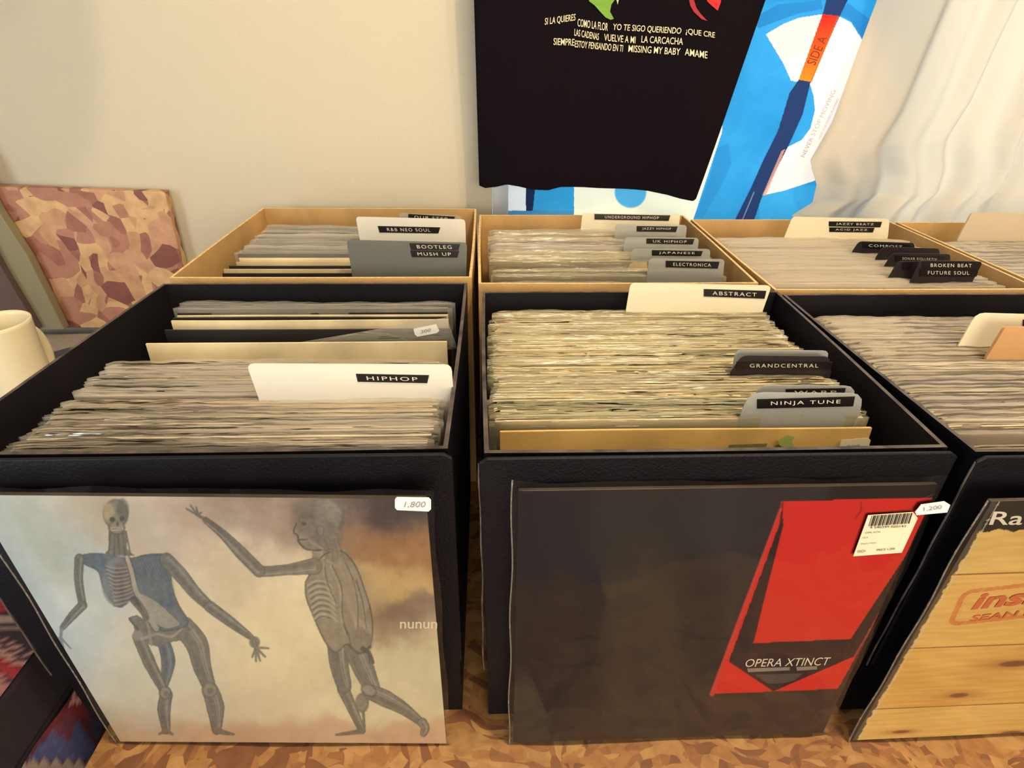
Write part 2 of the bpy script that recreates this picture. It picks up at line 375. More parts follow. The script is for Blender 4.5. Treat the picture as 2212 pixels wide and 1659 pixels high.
def rug_top(px, py, V):
    x = V[:, 0]; y = V[:, 1]; P = Paint(px, py, (42, 24, 40)); zz = np.abs(((x*26) % 1)*2-1); z2 = np.abs(((x*13+.3) % 1)*2-1)
    def Y(q): return atz(45, q, BZ).y
    def band(a, b, col, amp=0.0, ph=zz): P.over(((y > Y(a)+amp*(ph-.5)) & (y < Y(b)+amp*(ph-.5)))*1.0, col)
    band(1500, 1462, (128, 84, 84), .012); band(1455, 1420, (122, 20, 32), .010); band(1420, 1390, (150, 112, 108), .02, z2); band(1408, 1396, (60, 36, 50), .02, z2)
    band(1362, 1350, (122, 104, 96)); band(1346, 1325, (150, 126, 120)); band(1325, 1300, (150, 128, 122), .02); band(1318, 1290, (136, 24, 34), .016, z2)
    band(1288, 1272, (142, 112, 112), .01); band(1240, 1190, (122, 22, 34), .01)
    far = (y > Y(1000)); P.over(far*1.0, (142, 132, 124))
    yy = y; P.over(((yy > 0.955) & (yy < 0.955+0.05*(1-np.abs(((x*7.3+.35) % 1)*2-1))**1.2))*far*1.0, (58, 56, 70))
    P.over(((np.abs(yy-0.87) < 0.016*zz))*far*1.0, (64, 60, 72)); P.over(((np.abs(yy-0.75) < 0.03*z2))*far*1.0, (120, 30, 40))
    return P.c + nz2(x*300, y*300, 1.5, 5)[:, None]*9
bl = printed('patterned_blanket', 260, 240, lambda u, v: (X0+.08+u*(bx+.0-X0-.08), 0.03+v*(WY-.07), BZ-.001+.0008*math.sin(u*50)*math.sin(v*37)), rug_top, M['rug'], None)
tag(bl, 'white, red and black zigzag blanket lying on the black cushion left of the boxes', 'blanket')

# leaning boards against the wall at the left
def panel(name, pts, y, m, th, label, cat):
    P = [aty(px, py, y) for px, py in pts]; z0 = BZ+.001
    P = [Vector((p.x, p.y, max(p.z, z0))) for p in P]
    V, F = prism(P, (0, th, 0)); return tag(bevel(mesh(name, V, F, m), .0012), label, cat)
panel('osb_panel', [(-160, 398), (355, 415), (428, 708), (-160, 708)], WY-.028, M['osb_pale'], .018, 'faded OSB board standing against the cream wall left of the boxes', 'board')
panel('grey_strip_board', [(-200, 200), (-70, 330), (-5, 455), (60, 555), (138, 712), (60, 712), (-260, 330)], WY-.05, M['grey_panel'], .018, 'olive grey board slanting in front of the OSB board at the left edge', 'board')
panel('violet_strip_board', [(-240, 200), (-70, 440), (0, 575), (82, 712), (20, 712), (-290, 330)], WY-.066, M['violet_panel'], .014, 'dark violet board slanting behind the white mug', 'board')

# mug
mc = atz(-14, 697, BZ+.165); mz = BZ+.0005
mg = empty('mug', (mc.x, mc.y, mz), 'tall white mug on the blanket beside the left black box', 'mug')
prof = [(0.0, .002), (.030, .0), (.036, .004), (.041, .02), (.0455, .09), (.0475, .14), (.0492, .160), (.0496, .165), (.0478, .166), (.0462, .160), (.0445, .14), (.0425, .09), (.037, .02), (.030, .010), (0, .010)]
prof = [(r*.86, z) for r, z in prof]
nS = 48; V = []; F = []
for r, z in prof:
    for k in range(nS): a = k*math.tau/nS; V.append((mc.x+r*math.cos(a), mc.y+r*math.sin(a), mz+z))
for i in range(len(prof)-1):
    for k in range(nS): F.append((i*nS+k, i*nS+(k+1) % nS, (i+1)*nS+(k+1) % nS, (i+1)*nS+k))
mesh('cup_body', V, F, M['porcelain'], mg, True)
def tube(pts, r, n=10):
    V = []; F = []
    for i, p in enumerate(pts):
        t = (Vector(pts[min(i+1, len(pts)-1)])-Vector(pts[max(i-1, 0)])).normalized(); a = t.orthogonal().normalized() if i == 0 else (a-t*a.dot(t)).normalized(); b = t.cross(a)
        for k in range(n): q = k*math.tau/n; V.append(Vector(p)+(a*math.cos(q)+b*math.sin(q))*r)
    for i in range(len(pts)-1):
        for k in range(n): F.append((i*n+k, i*n+(k+1) % n, (i+1)*n+(k+1) % n, (i+1)*n+k))
    F.append(tuple(range(n-1, -1, -1))); F.append(tuple((len(pts)-1)*n+k for k in range(n)))
    return V, F
hd = Vector((.22, .97, 0))
hp = [Vector((mc.x, mc.y, mz))+hd*(.037+.016*math.sin(a))+Vector((0, 0, .10+.038*math.cos(a))) for a in [math.pi*i/14 for i in range(15)]]
V, F = tube(hp, .0075); mesh('handle', V, F, M['porcelain'], mg, True)

# ================================================================== RECORD BOXES
RIM = TZ+0.338
def record_box(label, x0, x1, y0, y1, black, group, skew=(0, 0, 0, 0), th=.0035, bulge=.004):
    """open cardboard box; skew = rim x offsets of FL, FR, BR, BL"""
    o = empty('record_box', ((x0+x1)/2, (y0+y1)/2, TZ+.0005), label, 'box', group)
    ns, R = 9, []
    def ring(inset, z, bl, spread):
        c = [(x0+inset+skew[0]*spread, y0+inset), (x1-inset+skew[1]*spread, y0+inset), (x1-inset+skew[2]*spread, y1-inset), (x0+inset+skew[3]*spread, y1-inset)]
        P = []
        for k in range(4):
            a = Vector(c[k]); b = Vector(c[(k+1) % 4]); n = Vector((b.y-a.y, a.x-b.x)).normalized()
            for i in range(ns): s = i/ns; q = a+(b-a)*s+n*bl*math.sin(math.pi*s); P.append((q.x, q.y, z))
        return P
    hs = [0, .25, .5, .75, 1]
    z0 = TZ+.0005
    for h in hs: R.append(ring(0, z0+h*(RIM-z0), bulge*math.sin(math.pi*min(h*1.0, 1))*1.0+bulge*.3*h, h))
    for h in hs[::-1]: R.append(ring(th, max(z0+h*(RIM-z0), z0+th), bulge*math.sin(math.pi*h)+bulge*.3*h, h))
    n = 4*ns; V = [p for r in R for p in r]; F = []; mi = []
    for i in range(len(R)-1):
        for k in range(n): F.append((i*n+k, i*n+(k+1) % n, (i+1)*n+(k+1) % n, (i+1)*n+k)); mi.append(1 if i == 4 else (2 if i > 4 else 0))
    F.append(tuple(range(n-1, -1, -1))); mi.append(0); F.append(tuple((len(R)-1)*n+k for k in range(n))); mi.append(2)
    mm = [M['black_board'], M['black_edge'], M['black_inside']] if black else [M['kraft'], M['kraft_edge'], M['kraft']]
    mesh('box_walls', V, F, mm, o, False, mi)
    if black:                             # folded-over outer front panel
        pts = [(x0-.004, RIM-.003), (x0+.002, RIM+.0012), (x1-.002, RIM+.0012), (x1+.004, RIM-.003), (x1+.003, TZ+.095), (x1-.006, TZ+.084), (x0+.008, TZ+.084), (x0, TZ+.09)]
        pts = [(x, y0-bulge-.0045, z) for x, z in pts]
        V, F = prism(pts, (0, .003, 0)); fp = mesh('front_flap', V, F, [M['black_board']], o); bevel(fp, .001)
        V, F = tube([(x0-.0035, y0-bulge-.003, RIM-.004+(TZ+.092-RIM)*i/24+0) for i in range(25)], .0008, 6)
        V = [Vector(v)+Vector((.0004*math.sin(v[2]*90)+.0004*math.sin(v[2]*37), 0, 0)) for v in V]
        mesh('worn_edge', V, F, M['black_edge'], fp)
    return o
gB, gK = 'black record boxes in the front row', 'brown cardboard record boxes in the back row'
record_box('black record box at left, with the HIPHOP card', -.405, -.032, .340, .680, True, gB, (-.002, 0, .004, .006))
record_box('black record box in the middle, with the ABSTRACT card', -.005, .343, .334, .650, True, gB, (0, .001, .010, -.004))
record_box('black record box at right edge, with the tan card', .361, .712, .328, .640, True, gB, (0, 0, -.003, -.006))
record_box('brown cardboard record box at left, with the R&B NEO SOUL card', -.402, -.023, .700, 1.055, False, gK, (0, 0, 0, -.002))
record_box('brown cardboard record box in the middle, with the UNDERGROUND HIPHOP card', -.014, .341, .678, 1.012, False, gK, (0, 0, .003, -.003))
record_box('brown cardboard record box with the JAZZY BEATZ card', .352, .694, .655, .985, False, gK, (0, 0, .002, -.003))
record_box('brown cardboard record box at far right, with pale records', .704, 1.05, .648, .970, False, gK, (0, 0, 0, 0))

# ------------------------------------------------------------------ records
JW, JH, SW, SH = .3145, .3145, .325, .3245
def jacket_mesh(seed):
    r = random.Random(seed); a, b, c = (r.uniform(-1, 1) for _ in range(3)); nx, nz_ = 9, 3
    P = []; th = .0024
    def sh(u, v): return (.0010*a*math.sin(math.pi*u)+.0006*b*math.sin(2*math.pi*u))*v
    V = []; F = []
    for s in (0, 1):
        for j in range(nz_):
            for i in range(nx):
                u = i/(nx-1); v = j/(nz_-1); V.append(((u-.5)*JW, sh(u, v)+(s-.5)*th, v*JH+.0005*c*math.sin(u*5)*v))
    n = nx*nz_
    for j in range(nz_-1):
        for i in range(nx-1):
            q = (j*nx+i, j*nx+i+1, (j+1)*nx+i+1, (j+1)*nx+i); F.append(q); F.append(tuple(k+n for k in q[::-1]))
    per = [i for i in range(nx)] + [j*nx+nx-1 for j in range(1, nz_)] + [(nz_-1)*nx+i for i in range(nx-2, -1, -1)] + [j*nx for j in range(nz_-2, 0, -1)]
    for k in range(len(per)): a1, b1 = per[k], per[(k+1) % len(per)]; F.append((b1, a1, a1+n, b1+n))
    me = bpy.data.meshes.new('jacket'); me.from_pydata(V, [], F); me.materials.append(jmat((200, 190, 170))); return me
def sleeve_mesh(seed, wob=0.24):
    r = random.Random(seed); nx = 44; lv = [0, .4, .75, .86, .92, .955, .975, .988, 1.0]; V = []; F = []
    ph = [r.uniform(0, 6.28) for _ in range(8)]
    for s in (-1, 1):
        for j, v in enumerate(lv):
            for i in range(nx):
                u = i/(nx-1); e = min(1, min(u, 1-u)*30)
                k = max(0, (v-.80)/.20)
                y = s*(.0017*e+.0001) + wob*k*(.0007*math.sin(u*19+ph[0])+.0006*math.sin(u*43+ph[1])+.00045*math.sin(u*97+ph[2]+s)) + k*k*s*.0006
                z = v*SH + (v == 1.0)*0 + k*(.0012*math.sin(u*5+ph[3])+.0006*math.sin(u*23+ph[4])+.0004*math.sin(u*71+ph[5]+s*2)) - k*(1-e)*.002
                V.append(((u-.5)*SW, y, z-.002))
    n = nx*len(lv)
    for s in (0, 1):
        for j in range(len(lv)-1):
            for i in range(nx-1):
                q = tuple(k+s*n for k in (j*nx+i, j*nx+i+1, (j+1)*nx+i+1, (j+1)*nx+i)); F.append(q if s == 0 else q[::-1])
    me = bpy.data.meshes.new('plastic_sleeve'); me.from_pydata(V, [], F); me.materials.append(M['film_grey'])
    me.polygons.foreach_set('use_smooth', [True]*len(me.polygons)); return me
JM = [jacket_mesh(i) for i in range(7)]; SM = [sleeve_mesh(20+i) for i in range(9)]
def tmpl(name, me, parent):
    o = bpy.data.objects.new(name, me); COL.objects.link(o); o.parent = parent; return o
NREC = [0]; YMIN = [0.0]
def record(xc, ytop, lean, col, film, label, group, zoff=0.0, jz=0.0):
    NREC[0] += 1; k = NREC[0]; base = TZ+.0055+zoff
    lean = min(lean, math.asin(max(0.0, ytop-YMIN[0])/JH)); ytop = max(ytop, YMIN[0])
    o = empty('record_album', (xc, ytop-JH*math.sin(lean), base), label, 'record album', group)
    o.rotation_euler = (-lean, 0, 0)
    j = tmpl('jacket', JM[k % 7], o); j.location.z = .0052 if film else jz; sl = j.material_slots[0]; sl.link = 'OBJECT'; sl.material = jmat(col)
    if film:
        s = tmpl('plastic_sleeve', SM[(k*5) % 9], o); sl = s.material_slots[0]; sl.link = 'OBJECT'; sl.material = M[film]
    return o
ORD = 'first second third fourth fifth sixth seventh eighth ninth tenth eleventh twelfth thirteenth fourteenth fifteenth sixteenth seventeenth eighteenth nineteenth twentieth'.split()
def tone(c):
    l = sum(c)/3; w_ = c[0]-c[2]
    if l < 70: return 'dark'
    if l < 130: return 'brown' if w_ > 35 else 'grey'
    if w_ > 75: return 'yellow' if c[1] > 150 else 'tan'
    return 'cream' if w_ > 25 else 'pale grey'
def fill(boxname, xc, px, items, film, group, marks, lean0=3.0, zt=.2645, jit=.0012, extra=None):
    """items: (pixel y of the jacket top, colour) front to back; marks: (pixel y, name) of the landmark cards"""
    items = sorted(items, key=lambda t: -t[0])
    out = []
    for i, (py, col, *_) in enumerate(items):
        Y = atz(px, py, TZ+.595-(.275 if len(items[i]) > 2 else zt)).y
        ahead = [q for q in marks if q[0] <= py]      # cards behind this record
        # ordinal relative to the nearest landmark
        best = None
        for my, mn in marks:
            between = sum(1 for t in items if min(my, py) < t[0] < max(my, py))
            d = between
            side = 'in front of' if my < py else 'behind'
            if best is None or d < best[0]: best = (d, side, mn)
        d, side, mn = best
        lab = f'{tone(col)} {"record" if film is None else "sleeved record"}, {ORD[min(d, 19)]} {side} {mn}'
        if len(items[i]) > 2: lab = lab.replace('sleeved record', 'unsleeved record')
        if extra and i in extra: lab = extra[i]
        f = None if len(items[i]) > 2 else film if not isinstance(film, list) else film[random.Random(i*7+int(px)).randrange(len(film))]
        dx = random.uniform(-.0035, .0035)
        record(xc+dx, Y, math.radians(lean0), col, f, lab, group, random.uniform(-jit, jit))
        out.append((Y, xc+dx))
    return out
def spread(y0, y1, n, pal, seed=0, jit=.25):
    """n records between pixel rows y0 (front) and y1 (back), evenly spaced in depth"""
    r = random.Random(seed); A = atz(700, y0, TZ+.316).y; B = atz(700, y1, TZ+.316).y; out = []
    for i in range(n):
        t = (i+r.uniform(-jit, jit)*(0 < i < n-1))/(n-1) if n > 1 else 0
        Y = A+(B-A)*t; f = FPX                                     # back to a pixel row at the reference column
        lo, hi = min(y0, y1), max(y0, y1)
        for _ in range(30):
            mid = (lo+hi)/2
            if atz(700, mid, TZ+.316).y > Y: lo = mid
            else: hi = mid
        out.append((lo, pal[r.randrange(len(pal))] if callable(pal) is False else pal(i, r)))
    return out
gr = (176, 166, 150); tn = (196, 176, 138); cr = (226, 210, 170); dk = (28, 22, 24); gy = (146, 138, 130); br = (104, 78, 60); yl = (200, 166, 100); rd = (120, 34, 36); bg = (206, 194, 172)
# left black box
A_items = [(978, gy), (970, rd), (961, dk), (955, gy)] + spread(946, 906, 7, [gr, tn, gr, bg], 1) + spread(900, 872, 6, [bg, tn, gr, gr], 2) + spread(866, 853, 4, [gr, bg, tn], 3) \
    + spread(840, 786, 13, [gr, br, tn, gr, gy, bg], 4) + [(780, br), (774, tn)] + [(741, cr, 0), (709, dk, 0), (691, cr, 0), (684, dk, 0), (678, cr, 0), (675, dk, 0), (668, gy, 0), (664, dk, 0), (656, gy), (649, gy)]
ex = {}
YMIN[0] = .3485
A_out = fill('A', -.2045, 640, A_items, ['film_grey', 'film_grey', 'film_clear'], 'records in the left black box', [(992, 'the front wall of the left black box'), (848, 'the HIPHOP card'), (640, 'the back wall of the left black box')], 4.0)
# middle black box
B_items = [(928, yl, 0)] + spread(893, 858, 6, [(150, 148, 120), cr, tn, (120, 124, 100)], 5) + spread(850, 803, 9, [cr, tn, cr, bg, gr], 6) + spread(795, 700, 20, [cr, tn, cr, bg, (200, 190, 150), gr, cr, gy], 7) + spread(694, 668, 5, [cr, bg, tn], 8)
YMIN[0] = .3425
B_out = fill('B', .1625, 1400, B_items, ['film_warm'], 'records in the middle black box', [(992, 'the front wall of the middle black box'), (876, 'the NINJA TUNE card'), (797, 'the GRANDCENTRAL card'), (664, 'the ABSTRACT card')], 4.5,
             extra={0: 'yellow record with a green print and price sticker, frontmost in the middle black box'})
# right black box
C_items = [(968, yl, 0), (960, (150, 140, 110)), (932, dk, 0), (924, gy)] + spread(916, 770, 22, [bg, gr, cr, (190, 180, 168), gr, gy], 9) + spread(762, 678, 14, [bg, (196, 184, 170), gr, tn], 10)
YMIN[0] = 0.337
fill('C', .5385, 2000, C_items, ['film_milk'], 'records in the right black box', [(998, 'the front wall of the right black box'), (765, 'the tan card'), (640, 'the back wall of the right black box')], 4.0)
# back row, left
D_items = [(588, dk, 0), (581, tn, 0), (573, dk, 0), (565, tn, 0), (556, cr, 0), (549, dk, 0), (540, (92, 92, 100))] + spread(533, 484, 15, [gr, (150, 148, 146), gy, (170, 166, 160)], 11)
YMIN[0] = 0.708
fill('D', -.2105, 760, D_items, ['film_clear', 'film_grey', 'film_clear'], 'records in the left brown box', [(600, 'the front wall of the left brown box'), (576, 'the BOOTLEG card'), (516, 'the R&B NEO SOUL card')], 4.0)
# back row, middle
E_items = [(607, gr), (594, dk, 0), (586, gr), (578, gr), (563, dk, 0)] + spread(556, 494, 17, [cr, bg, gr, cr, tn], 12)
YMIN[0] = 0.686
fill('E', .1635, 1280, E_items, ['film_clear', 'film_warm', 'film_grey'], 'records in the middle brown box', [(612, 'the front wall of the middle brown box'), (581, 'the ELECTRONICA card'), (528, 'the UK HIPHOP card'), (489, 'the UNDERGROUND HIPHOP card')], 4.0)
# back row, right
pw = (224, 206, 190)
F_items = spread(612, 590, 6, [pw, bg, pw], 13) + spread(584, 512, 20, [pw, pw, (206, 190, 176), bg, gr], 14)
YMIN[0] = 0.663
fill('F', .5235, 1850, F_items, ['film_milk'], 'records in the brown box behind the right black box', [(625, 'the front wall of the JAZZY BEATZ box'), (588, 'the BROKEN BEAT card'), (508, 'the JAZZY BEATZ card')], 4.0)
wh = (226, 228, 226)
G_items = spread(604, 520, 16, [wh, (214, 214, 210), wh, (190, 190, 190)], 15)
YMIN[0] = 0.656
fill('G', .877, 2150, G_items, ['film_milk'], 'records in the far right brown box', [(625, 'the front wall of the far right brown box'), (510, 'the pulp board card')], 4.0)

# ------------------------------------------------------------------ divider cards
def card(label, py_base, px_ref, tab, m, tapes, group='record divider cards', xlim=None, name='divider_card', r=.006, zb=.262, th=.0009, lean=4.0, cat='divider card'):
    """tab = (px left, px right, py top-left, py top-right, inset of base left, inset of base right) of the part that stands above the records"""
    Yt = atz(px_ref, py_base, TZ+.595-zb).y; L = math.radians(lean)
    N_ = Vector((0, -math.cos(L), math.sin(L)))   # outward normal, facing the camera
    P0 = Vector((0, Yt, TZ+.595-zb)); a = lambda px, py: atpl(px, py, P0, N_)
    TL, TR = a(tab[0], tab[2]), a(tab[1], tab[3]); bz = TZ+.01
    BL = TL+Vector((tab[4], 0, 0)); BR = TR+Vector((tab[5], 0, 0)); zsh = TZ+.595-zb-.004
    def at(x, z): return Vector((x, Yt+(z-(TZ+.595-zb))*math.tan(L), z))
    pts = [at(BL.x, bz), at(BR.x, bz), at(BR.x, zsh)]
    def corner(Cn, d0, d1):
        return [Cn+d0*r, Cn+d0*r*.35+d1*r*.35*.4, Cn+d1*r*.35+d0*r*.12, Cn+d1*r]
    up = (TR-at(BR.x, zsh)).normalized(); lf = (TL-TR).normalized(); dn = (at(BL.x, zsh)-TL).normalized()
    pts += [TR-up*r, TR-up*r*.45+lf*r*.1, TR-up*r*.1+lf*r*.45, TR+lf*r, TL-lf*r, TL-lf*r*.45+dn*r*.1, TL-lf*r*.1+dn*r*.45, TL+dn*r, at(BL.x, zsh)]
    V, F = prism(pts, -N_*th)
    loc = ((BL.x+BR.x)/2, at(0, bz).y, bz)
    o = empty(name, loc, label, cat, group)
    mesh('card_sheet', V, F, m, o)
    for (x0, x1, y0, y1, y2, y3, words) in tapes:   # px corners: left, right, top-left y, top-right y, bottom-left y, bottom-right y
        sk = (x1-x0)*0.0
        q = [a(x0, y0), a(x1, y1), a(x1-4, y3), a(x0+4 if tab[4] > 0 else x0, y2)]; q = [v+N_*.0003 for v in q]
        V, F = prism([v+N_*.0004 for v in q], -N_*.0004); tp = mesh('label_tape', V, F, M['tape'], o)
        if words:
            tl_, tr_, br_, bl_ = [v+N_*.0006 for v in q]
            A = bl_.lerp(br_, .14).lerp(tl_.lerp(tr_, .14), .25); B = bl_.lerp(br_, .86).lerp(tl_.lerp(tr_, .86), .25); U = (tl_-bl_)*.5
            text_on(words, A, B, U, M['letter'], tp, spacing=1.25)
    return o
card('white tab card lettered HIPHOP in the left black box', 849, 760, (532, 975, 786, 788, .004, .001), M['white_card'], [(769, 927, 807, 810, 824, 827, 'HIPHOP')], th=.0012)
card('white tab card lettered ABSTRACT at the back of the middle black box', 664, 1500, (1362, 1667, 611, 617, -.002, -.004), M['cream_card'], [(1520, 1655, 624, 628, 640, 645, 'ABSTRACT')], th=.0012)
card('black tab card lettered GRANDCENTRAL in the middle black box', 796, 1700, (1603, 1792, 768, 770, -.008, .006), M['black_card'], [(1590, 1798, 781, 781, 797, 797, 'GRANDCENTRAL')])
card('clear blank tab card just behind the black GRANDCENTRAL card', 785, 1700, (1590, 1792, 755, 758, 0, 0), M['frost'], [])
card('frosted tab card lettered WARP behind the NINJA TUNE card', 866, 1750, (1640, 1850, 832, 834, -.004, .002), M['frost'], [(1697, 1826, 840, 838, 853, 853, 'WARP')], r=.010)
card('frosted tab card lettered NINJA TUNE near the front of the middle black box', 886, 1750, (1618, 1868, 848, 850, -.003, .001), M['frost'], [(1635, 1846, 862, 856, 882, 877, 'NINJA TUNE')], r=.012)
card('cream tab card lettered UNDERGROUND HIPHOP at the back of the middle brown box', 488, 1370, (1258, 1470, 461, 463, -.001, 0), M['cream_card'], [(1284, 1448, 462, 465, 474, 477, 'UNDERGROUND HIPHOP')])
card('frosted tab card lettered JAZZY HIPHOP in the middle brown box', 506, 1420, (1330, 1484, 484, 486, 0, .001), M['frost'], [(1375, 1464, 488, 489, 500, 501, 'JAZZY HIPHOP')])
card('frosted tab card lettered UK HIPHOP in the middle brown box', 532, 1440, (1350, 1510, 512, 514, 0, .001), M['frost'], [(1396, 1500, 515, 516, 526, 528, 'UK HIPHOP')])
card('frosted tab card lettered JAPANESE in the middle brown box', 551, 1460, (1365, 1535, 537, 538, 0, .001), M['frost'], [(1408, 1518, 540, 542, 552, 553, 'JAPANESE')])
card('frosted tab card lettered ELECTRONICA in the middle brown box', 583, 1480, (1402, 1566, 558, 560, 0, .001), M['frost'], [(1438, 1554, 563, 565, 577, 580, 'ELECTRONICA')])
card('white tab card lettered R&B NEO SOUL in the left brown box', 516, 890, (768, 1005, 468, 474, .003, 0), M['white_card'], [(816, 951, 488, 491, 502, 504, 'R&B NEO SOUL')], th=.0012)
card('grey tab card lettered BOOTLEG and MUSH UP in the left brown box', 576, 880, (748, 1009, 518, 524, .002, -.002), M['grey_card'], [(884, 994, 525, 527, 540, 541, 'BOOTLEG'), (886, 992, 541, 542, 555, 556, 'MUSH UP')])
card('card with a half hidden black label at the back of the left brown box', 500, 930, (862, 996, 460, 466, 0, 0), M['frost'], [(882, 983, 462, 468, 474, 479, 'DUB STEP')])
card('cream tab card lettered JAZZY BEATZ and ACID JAZZ behind the right records', 507, 1810, (1712, 1922, 468, 473, -.006, .006), M['cream_card'], [(1790, 1905, 478, 479, 489, 491, 'JAZZY BEATZ'), (1791, 1889, 491, 492, 501, 502, 'ACID JAZZ')])
card('black tab card lettered COMPOST', 537, 1900, (1856, 1976, 521, 525, -.006, .004), M['black_card'], [(1862, 1965, 524, 528, 535, 539, 'COMPOST')])
card('black tab card with hidden lettering behind the SONAR KOLLEKTIV card', 549, 1960, (1908, 2030, 533, 537, -.006, .004), M['black_card'], [])
card('black tab card lettered SONAR KOLLEKTIV', 567, 1980, (1928, 2054, 547, 549, -.006, .004), M['black_card'], [(1934, 2040, 552, 555, 563, 566, 'SONAR KOLLEKTIV')])
card('dark grey tab card behind the BROKEN BEAT card', 592, 1960, (1940, 2070, 564, 566, -.006, .004), M['black_card'], [(1949, 1972, 566, 566, 583, 583, '')])
card('black tab card lettered BROKEN BEAT and FUTURE SOUL', 600, 2050, (1988, 2124, 562, 565, -.004, -.004), M['black_card'], [(1992, 2118, 565, 566, 580, 581, 'BROKEN BEAT'), (1986, 2113, 581, 582, 596, 597, 'FUTURE SOUL')])
card('cream tab card with a black label in the right black box', 738, 2150, (2110, 2330, 676, 682, -.006, 0), M['cream_card'], [(2209, 2320, 690, 694, 712, 716, '')], r=.010, th=.0012)
card('tan board card at the right edge of the right black box', 765, 2150, (2172, 2400, 706, 712, -.006, 0), M['tan_card'], [], r=.004, th=.003)
card('pulp board card standing in the far right brown box', 510, 2150, (2100, 2420, 459, 466, -.008, 0), M['pulp_card'], [], r=.004, th=.003)

# tilted clear sleeve rising behind the cream record of the left box
Yt = atz(840, 741, TZ+.316).y+.010
a = lambda px, py: aty(px, py, Yt)
ts = empty('record_album', (a(800, 740).x, Yt, TZ+.03), 'tilted clear sleeve with a white inner sleeve and small price sticker in left black box', 'record album', 'records in the left black box')
q = [a(965, 686), a(988, 752), a(900, 765), a(620, 765), a(600, 748)]
V, F = prism(q, (0, .0004, 0)); mesh('plastic_sleeve', V, F, M['film_clear'], ts)
q = [a(790, 719)+Vector((0, .001, 0)), a(840, 722)+Vector((0, .001, 0)), a(880, 736)+Vector((0, .001, 0)), a(900, 765)+Vector((0, .001, 0)), a(620, 765)+Vector((0, .001, 0)), a(700, 737)+Vector((0, .001, 0)), a(755, 724)+Vector((0, .001, 0))]
V, F = prism(q, (0, .0006, 0)); mesh('inner_sleeve', V, F, M['white_card'], ts)
q = [a(893, 710)-Vector((0, .0006, 0)), a(942, 700)-Vector((0, .0006, 0)), a(949, 714)-Vector((0, .0006, 0)), a(944, 719)-Vector((0, .0006, 0)), a(902, 727)-Vector((0, .0006, 0)), a(896, 722)-Vector((0, .0006, 0))]
V, F = prism(q, (0, .0003, 0)); st = mesh('price_sticker', V, F, M['sticker'], ts)
text_on('300', a(909, 720)-Vector((0, .001, 0)), a(931, 715)-Vector((0, .001, 0)), Vector((0, 0, .004)), M['ink'], st)

# print and sticker on the yellow record of the middle box
yo = [o for o in bpy.data.objects if o.get('label', '').startswith('yellow record with a green')][0]
Yf = B_out[0][0]; Lf = math.radians(4.5); NB = Vector((0, -math.cos(Lf), math.sin(Lf))); PB = Vector((0, Yf-.0042, TZ+.316))
bpy.context.view_layer.update()
def on_rec(name, pts, m, rec=yo, PP=PB, NN=NB, th=.0002):
    W = [atpl(px, py, PP, NN) for px, py in pts]; V, F = prism(W, -NN*th)
    Mi = rec.matrix_world.inverted(); me = bpy.data.meshes.new(name); me.from_pydata([tuple(Mi@v) for v in V], [], F); me.materials.append(m)
    o = bpy.data.objects.new(name, me); COL.objects.link(o); o.parent = rec; return o
def txt_rec(s, p0, p1, hpx, m, rec=yo, PP=PB, NN=NB, parent=None):
    A = atpl(*p0, PP, NN)+NN*.0004; B = atpl(*p1, PP, NN)+NN*.0004; U = atpl(p0[0], p0[1]-hpx, PP, NN)-atpl(*p0, PP, NN)
    V, F = text_mesh(s); Mi = rec.matrix_world.inverted(); me = bpy.data.meshes.new('lettering')
    me.from_pydata([tuple(Mi@(A+(B-A)*v[0]+U*v[1])) for v in V], [], F); me.materials.append(m)
    o = bpy.data.objects.new('lettering', me); COL.objects.link(o); o.parent = rec; return o
on_rec('price_sticker', [(1818, 950), (1876, 946), (1881, 951), (1874, 974), (1869, 977), (1815, 979), (1811, 975)], M['cream_card'])
txt_rec('900', (1828, 970), (1857, 968), 9, M['ink'])
GI = mat('green_print_ink', (150, 160, 90), 0.6)
on_rec('printed_band', [(1575, 961), (1658, 958), (1655, 966), (1573, 967)], mat('olive_print_ink', (108, 104, 58), 0.6))
on_rec('printed_leaf', [(1680, 950), (1700, 940), (1716, 944), (1710, 955), (1718, 966), (1698, 970), (1684, 962)], GI)

